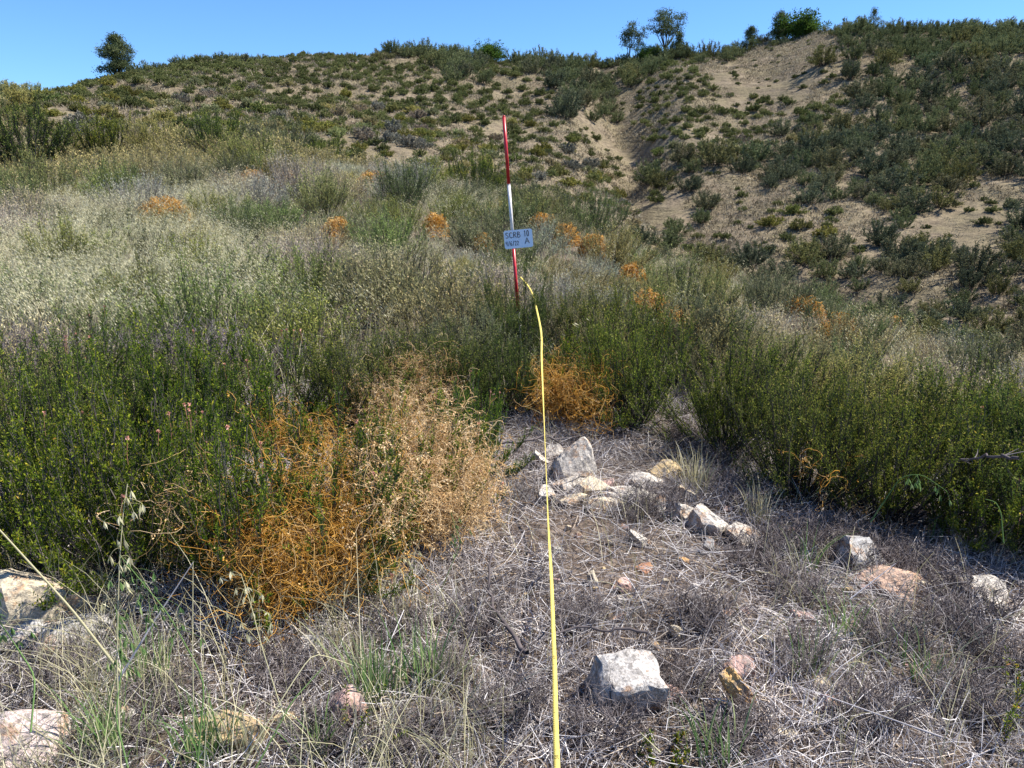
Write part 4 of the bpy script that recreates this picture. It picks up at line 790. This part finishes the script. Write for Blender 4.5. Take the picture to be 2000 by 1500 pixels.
ST = { # strokes in a unit box (w, h)
'S':[[(.9,.85),(.6,1),(.2,.9),(.15,.65),(.5,.52),(.85,.38),(.8,.1),(.4,0),(.05,.12)]], 'C':[[(.95,.82),(.6,1),(.2,.85),(.05,.5),(.2,.12),(.6,0),(.95,.12)]],
'R':[[(.1,0),(.1,1),(.6,1),(.85,.8),(.6,.55),(.1,.5)],[(.4,.5),(.95,0)]], 'B':[[(.1,0),(.1,1),(.6,.98),(.75,.78),(.5,.56),(.1,.53)],[(.5,.56),(.9,.4),(.85,.12),(.5,0),(.1,0)]],
'1':[[(.5,0),(.5,1)],[(.5,1),(.25,.8)]], '0':[[(.5,1),(.15,.8),(.08,.4),(.3,.03),(.7,.05),(.92,.45),(.8,.88),(.5,1)]], '4':[[(.15,1),(.1,.5),(.85,.5)],[(.75,1),(.7,0)]],
'/':[[(.15,-.05),(.85,1.05)]], '6':[[(.75,1),(.3,.7),(.1,.3),(.35,0),(.8,.1),(.8,.4),(.45,.5),(.12,.32)]], '2':[[(.1,.8),(.4,1),(.8,.85),(.75,.55),(.1,.02),(.95,.05)]],
'A':[[(.0,0),(.5,1),(1,0)],[(.2,.38),(.85,.38)]], '5':[[(.85,1),(.2,1),(.15,.6),(.6,.65),(.9,.35),(.6,0),(.1,.08)]]}
def strokes(text, x, y, w, h, gap, acc_, th, to3):
    for ch in text:
        if ch != ' ':
            for s in ST[ch]:
                p = np.array([to3(x+a_*w, y+b_*h) for a_, b_ in s]); 
                if len(p) == 2: p = np.array([p[0], (p[0]+p[1])/2, p[1]])
                t = np.linspace(0, len(p)-1, 13); i0 = np.minimum(t.astype(int), len(p)-2); fr = (t-i0)[:,None]; tubes(acc_, np.array([p[i0]*(1-fr)+p[i0+1]*fr]), th, .5, 6)
        x += w+gap
a = Acc(); f3 = lambda x_, y_: np.array([x_, -.0030, y_])
strokes('SCRB', -.103, .012, .026, .044, .006, a, .0027, f3); strokes('10', .046, .014, .019, .048, .004, a, .0027, f3)
strokes('4/6/22', -.105, -.050, .0155, .036, .0025, a, .0022, f3); strokes('A', .052, -.042, .034, .046, 0, a, .0027, f3)
link('lettering', a.mesh('lettering', M['ink']), sign)
bmobj('grommet', cyl((.004,-.0032,-.004),(.004,.003,-.004),.0028,.0028,12), M['steel'], sign)

# ------------------------------------------------------------------ measuring tape
TP = [(1016,541,6.275,.3),(1031,558,6.15,.35),(1041,577,5.95,.35),(1049,608,5.6,.3),(1057,650,5.05,.3),(1058,700,4.5,.6),(1060,750,4.12,.9),(1062,800,3.85,1.15),(1064,850,3.63,1.3),(1066,900,3.45,1.35),(1068,950,3.26,1.3),(1070,1000,3.08,1.15),(1073,1060,2.8,.85),(1077,1130,2.5,.5),(1080,1215,2.15,.22),(1083,1300,1.88,.1),(1085,1400,1.57,.05),(1088,1500,1.32,.05),(1092,1640,1.03,.05),(1100,1900,.7,.05)]
P0 = np.array([P3(*q[:3]) for q in TP]); tw = np.array([q[3] for q in TP]); cum = np.r_[0, np.cumsum(np.linalg.norm(np.diff(P0,axis=0),axis=1))]; tot = cum[-1]
def tape_at(s):
    s = np.asarray(s); f = np.interp(s, cum, np.arange(len(P0))); i1 = np.clip(f.astype(int), 0, len(P0)-2); u = (f-i1)[:,None]
    g_ = lambda k_: P0[np.clip(k_,0,len(P0)-1)]; a_,b_,c_,d_ = g_(i1-1),g_(i1),g_(i1+1),g_(i1+2)
    p = .5*((2*b_)+(-a_+c_)*u+(2*a_-5*b_+4*c_-d_)*u**2+(-a_+3*b_-3*c_+d_)*u**3); 
    return p, np.interp(s, cum, tw)
s = np.linspace(0, tot, 260); p, t_ = tape_at(s); T = unit(np.gradient(p, axis=0)); vw = unit(EYE-p); sd = unit(np.cross(T, vw)); nn = np.cross(sd, T); side = sd*np.cos(t_)[:,None]+nn*np.sin(t_)[:,None]; nrm = np.cross(side, T)*.0004; nrm *= np.sign((nrm*vw).sum(1))[:,None]
HW = .0066
V = np.stack([p-side*HW+nrm, p+side*HW+nrm, p+side*HW-nrm, p-side*HW-nrm], 1); idx = np.arange(len(s)*4).reshape(-1,4); nx = np.roll(idx,-1,1)
a = Acc(); a.add(V, np.stack([idx[:-1], nx[:-1], nx[1:], idx[1:]], -1).reshape(-1,4), 0)
tape = link('measuring_tape', a.mesh('measuring_tape', M['tape'], False)); tag(tape, 'yellow measuring tape running from the pole to the bottom edge', 'tape')
a = Acc()
def tp(sv, off, lift=.0009):
    q, tt = tape_at(np.array([sv, sv+.002])); T_ = unit(q[1]-q[0]); v_ = unit(EYE-q[0]); s1 = unit(np.cross(T_, v_)); n1_ = np.cross(s1, T_); si = s1*math.cos(tt[0])+n1_*math.sin(tt[0]); nr_ = np.cross(si, T_); nr_ *= np.sign(nr_@v_); return q[0]+si*off+nr_*lift
for q in np.arange(cum[11], tot-.05, .01):
    k_ = int(round((q-cum[11])/.01)); l_ = .006 if k_ % 10 == 0 else .0035
    tubes(a, np.array([[tp(q, HW*.95), tp(q, (HW*.95+HW*.95-l_)/2), tp(q, HW*.95-l_)]]), .00045, .5)
for k_, txt in ((17,'50'),(15,'60')):
    s0 = cum[k_]-.04
    strokes(txt, 0, 0, .0075, .0085, .0035, a, .00055, lambda u_, v_: tp(s0-u_+.0, v_-.004))
link('print', a.mesh('print', M['tapeink']), tape)

# ------------------------------------------------------------------ foreground singles
def line_px(pts, K=14):
    P = np.array([P3(*q) for q in pts]); c_ = np.r_[0,np.cumsum(np.linalg.norm(np.diff(P,axis=0),axis=1))]; t = np.linspace(0,c_[-1],K); return np.stack([np.interp(t,c_,P[:,i]) for i in range(3)],1)
def stalk(pts, label, seeds=0, mat='straw', r=.0018, name='oat_stalk', green=False):
    L_ = line_px(pts, 18); L_[1:-1] = (L_[:-2]+2*L_[1:-1]+L_[2:])/4; base = L_[0].copy(); e = bpy.data.objects.new(name, None); col.objects.link(e); e.location = base; tag(e, label, 'grass stalk')
    a = Acc(); tubes(a, (L_-base)[None], np.linspace(r, r*.35, 18)[None]*1.25, .6, 5); link('stem', a.mesh('stem', M['fresh' if green else mat]), e)
    if seeds:
        a = Acc(); f = rng.uniform(.6,1,seeds)*17; i0 = np.minimum(f.astype(int),16); fr = (f-i0)[:,None]; b = (L_-base)[i0]*(1-fr)+(L_-base)[i0+1]*fr; o = b+rng.normal(size=(seeds,3))*[.028,.02,.012]-[0,0,.02]
        tubes(a, bez(b,(b+o)/2+[0,0,.012],o,4), .0004, .5)
        for q in range(4): leaves(a, o, unit(rng.normal(size=(seeds,3))*.22+[.1,0,-1]), rng.uniform(.02,.028,seeds), .0055, rng.uniform(0,1,seeds))
        link('seed_head', a.mesh('seed_head', M['fresh' if green else 'oats']), e)
    return e
stalk([(236,1500,1.75),(228,1300,1.78),(232,1120,1.8),(240,1000,1.82),(249,945,1.84)], 'tall wild oat with pale seed head rising before the left bushes', 16)
stalk([(240,1320,2.0),(140,1190,2.0),(0,1036,2.0),(-80,950,2.0)], 'long straight straw slanting up to the left edge', 0, r=.0032)
stalk([(230,1330,1.9),(300,1215,1.9),(378,1097,1.9)], 'pale grey straw slanting up to the right', 0, 'thatch', .0025)
stalk([(378,1440,1.8),(376,1270,1.8),(377,1097,1.85)], 'upright thin straw meeting the tip of the grey straw', 0, r=.0016)
stalk([(385,1500,1.75),(400,1330,1.8),(330,1200,1.85),(255,1110,1.9),(235,1085,1.92)], 'arching green oat with drooping spikelets', 22, green=True, r=.0022)
stalk([(250,1500,1.7),(225,1400,1.75),(240,1290,1.8),(225,1180,1.85)], 'short green brome head beside the tall oat', 22, green=True)
stalk([(560,1420,1.9),(510,1260,1.95),(490,1180,2.0),(470,1120,2.05)], 'wild oat with cream spikelets below the dodder', 18)
stalk([(470,1500,1.8),(560,1350,1.85),(612,1273,1.9),(690,1300,1.9)], 'bent grass blade folding over at lower left', 0, r=.0022)
stalk([(500,1500,1.75),(570,1370,1.8),(632,1302,1.85)], 'yellow-green blade leaning right', 0, green=True, r=.0022)
stalk([(60,1430,1.8),(70,1320,1.85),(30,1260,1.9),(0,1215,1.9),(-40,1150,1.9)], 'green oat leaning to the left edge', 12, green=True)
stalk([(790,1240,2.4),(800,1150,2.45),(770,1090,2.5),(815,1080,2.5)], 'oat with white open spikelets at the edge of the dodder', 9)
stalk([(850,1180,2.6),(900,1060,2.65),(880,1000,2.7)], 'thin green oat leaning over the pale dodder', 10, green=True)
stalk([(1700,1020,2.9),(1760,930,2.95),(1800,925,2.95),(1850,960,2.95)], 'arching green oat hanging in front of the right bushes', 12, green=True)
stalk([(1960,1060,2.8),(1955,1000,2.8),(1945,980,2.8),(1925,975,2.8)], 'single curved green blade at right', 0, green=True)
stalk([(1290,1470,1.7),(1250,1430,1.75)], 'short pale straw lying before the squarish rock', 0)
stalk([(1840,1440,1.9),(1700,1390,1.95),(1560,1340,2.0)], 'long pale straw lying across the lower right', 0, 'thatch', .002)
stalk([(1660,1170,2.4),(1750,1100,2.5)], 'pale straw leaning on the outcrop', 0, 'thatch', .002)
def tuft(pxm, pym, n_, h, label, mat='fresh', spread=.035, w=.005):
    b = hit(pxm, pym); a = Acc(); B = rng.normal(size=(n_,3))*[spread,spread,0]; hh = h*rng.uniform(.4,1.1,n_); d = B[:,:2]/spread*.12+rng.normal(size=(n_,2))*.16
    P_ = bez(B, B+np.stack([d[:,0]*hh*.2,d[:,1]*hh*.2,hh*.7],1), B+np.stack([d[:,0]*hh*1.2,d[:,1]*hh*1.2,hh],1), 6); ribbons(a, P_, np.array([.8,1,.9,.7,.4,.1])[None]*w*rng.uniform(.6,1.2,(n_,1)), rng.uniform(0,1,n_))
    tag(link('grass_tuft', a.mesh('grass_tuft', M[mat]), None, b), label, 'grass')
tuft(735,1370,60,.24,'green grass tuft left of the two upright tufts'); tuft(827,1350,45,.27,'narrow upright green grass tuft left of the tape'); tuft(870,1340,25,.2,'thin grass tuft nearest the tape','blade'); tuft(700,1340,35,.2,'pale grass tuft behind the green one','blade')
tuft(225,1480,70,.26,'dense grass tuft at the foot of the tall oat','fresh'); tuft(400,1490,70,.22,'bluish green tuft at the bottom edge'); tuft(480,1480,40,.2,'yellowing tuft beside the tan rock','blade')
tuft(300,1340,40,.22,'green tuft in the shade of the thicket'); tuft(620,1470,50,.16,'short green tuft at the bottom'); tuft(1360,960,60,.22,'tan dry grass tuft beside the cream slab','straw'); tuft(1330,940,40,.2,'dry tuft behind the cream slab','straw'); tuft(1480,1020,60,.2,'dry straw tuft at the foot of the right bushes','straw')
tuft(1580,1320,30,.18,'sparse green blades among right foreground twigs'); tuft(1650,1250,26,.2,'thin green blades below the outcrop'); tuft(1800,1330,26,.18,'thin green blades at lower right'); tuft(1400,1490,30,.2,'green blades at the bottom edge right of the tape'); tuft(1570,1120,24,.22,'tall thin blades left of the outcrop'); tuft(1830,1060,24,.22,'green blades in the shade of the right bushes')
def sprig(pxm, pym, h, label, mat='green', n_=5, lean=(.1,0)):
    b = hit(pxm, pym); e = bpy.data.objects.new('leafy_sprig', None); col.objects.link(e); e.location = b; tag(e, label, 'plant'); a, f = Acc(), Acc()
    p0 = rng.normal(size=(n_,3))*[.012,.012,0]; p2 = p0+np.stack([rng.normal(size=n_)*.06+lean[0]*h, rng.normal(size=n_)*.05+lean[1]*h, h*rng.uniform(.5,1.05,n_)],1); S = bez(p0,(p0+p2)/2+rng.normal(size=(n_,3))*.015,p2,8); tubes(a, S, np.linspace(.0022,.0009,8)[None], .4)
    k_ = n_*60; si = rng.integers(0,n_,k_); t = rng.uniform(.15,1,k_)*7; i0 = np.minimum(t.astype(int),6); fr = (t-i0)[:,None]; bb = S[si,i0]*(1-fr)+S[si,i0+1]*fr; leaves(f, bb, unit(rng.normal(size=(k_,3))*.6+[0,0,.6]), rng.uniform(.01,.018,k_), .004, rng.uniform(0,1,k_))
    link('stems', a.mesh('stems', M['twig']), e); link('foliage', f.mesh('foliage', M[mat]), e)
sprig(670,1480,.2,'pale green leafy sprig leaning over litter at the bottom','green',4,(.5,0)); sprig(1270,1490,.1,'tiny green sprig at the bottom right of the tape'); sprig(1310,1495,.1,'second tiny sprig beside the first at the bottom'); sprig(1990,1420,.3,'leafy green sprig in the bottom right corner','green',5)
sprig(1720,1040,.22,'small green seedling below the right bushes','green',3); sprig(225,960,.55,'orange-yellow leaved sprig standing out of the left bushes','yellow',9,(0,-.1)); sprig(500,1150,.1,'green shoot under the dodder','green'); sprig(1960,1470,.22,'green shoot at the right of the bottom edge','green',4)
# dead branches
def branch(pts, rad, label, nside=10):
    L_ = line_px(pts, 16); base = L_[0].copy(); L_ = L_-base; L_[1:-1] += rng.normal(size=(14,3))*.006; a = Acc(); tubes(a, L_[None], np.linspace(rad, rad*.35, 16)[None], .3, 7)
    i = rng.integers(2,15,nside); b = L_[i]; e = b+rng.normal(size=(nside,3))*[.07,.06,.035]+[0,0,.02]; tubes(a, bez(b,(b+e)/2+rng.normal(size=(nside,3))*.012,e,6), np.linspace(rad*.35,rad*.1,6)[None], .6, 4)
    o = link('dead_branch', a.mesh('dead_branch', M['twig'], True), None, base); tag(o, label, 'branch')
branch([(1030,1275,2.12),(990,1225,2.25),(965,1190,2.35),(955,1130,2.5),(962,1060,2.65)], .009, 'crooked dark dead branch left of the tape')
branch([(1170,1440,1.85),(1000,1390,1.9),(850,1400,1.85),(700,1440,1.8),(640,1500,1.75)], .006, 'long forked grey branch sprawling across the bottom', 16)
branch([(1265,1235,2.2),(1120,1225,2.2),(1040,1250,2.15),(1010,1290,2.1)], .005, 'pale bleached twig crossing under the tape', 8)
branch([(940,865,3.9),(1030,862,3.95),(1075,850,4.0),(1100,870,3.9)], .01, 'grey curved branch arching over the white rock', 6)
branch([(1990,895,3.6),(1930,890,3.7),(1850,905,3.8)], .008, 'dark bare branch poking in from the right edge', 5)

# ------------------------------------------------------------------ light, sky, camera
el_s, az_s = R(55), R(80)      # sun to the right and beyond
sv = Vector((math.sin(az_s)*math.cos(el_s), math.cos(az_s)*math.cos(el_s), math.sin(el_s)))
sd_ = bpy.data.lights.new('sun', 'SUN'); sd_.energy = 5.0; sd_.angle = R(.53); sd_.color = (1,.955,.88); so = bpy.data.objects.new('sun', sd_); col.objects.link(so); so.rotation_euler = sv.to_track_quat('Z','Y').to_euler()
w = bpy.data.worlds.new('World'); sc.world = w; w.use_nodes = True; nt = w.node_tree; bg = nt.nodes['Background']; sk = nt.nodes.new('ShaderNodeTexSky'); sk.sky_type = 'NISHITA'; sk.sun_disc = False
sk.sun_elevation = el_s; sk.sun_rotation = az_s; sk.altitude = 600; sk.air_density = 1.0; sk.dust_density = .1; sk.ozone_density = 5.0
nt.links.new(mixc(nt, 1.0, sk.outputs[0], (.64,.90,1.2), 'MULTIPLY'), bg.inputs[0]); bg.inputs[1].default_value = .088
cam = bpy.data.cameras.new('camera'); cam.sensor_width = 36; cam.lens = F/2000*36; cam.clip_end = 3000; cam.clip_start = .05; co = bpy.data.objects.new('camera', cam); col.objects.link(co); co.location = EYE; co.rotation_euler = (R(90)-PITCH, 0, 0); sc.camera = co
sc.view_settings.view_transform = 'Standard'; sc.view_settings.look = 'None'; sc.view_settings.exposure = 0.98; sc.view_settings.gamma = 1
sc.cycles.max_bounces = 6; sc.cycles.diffuse_bounces = 3; sc.cycles.transmission_bounces = 3
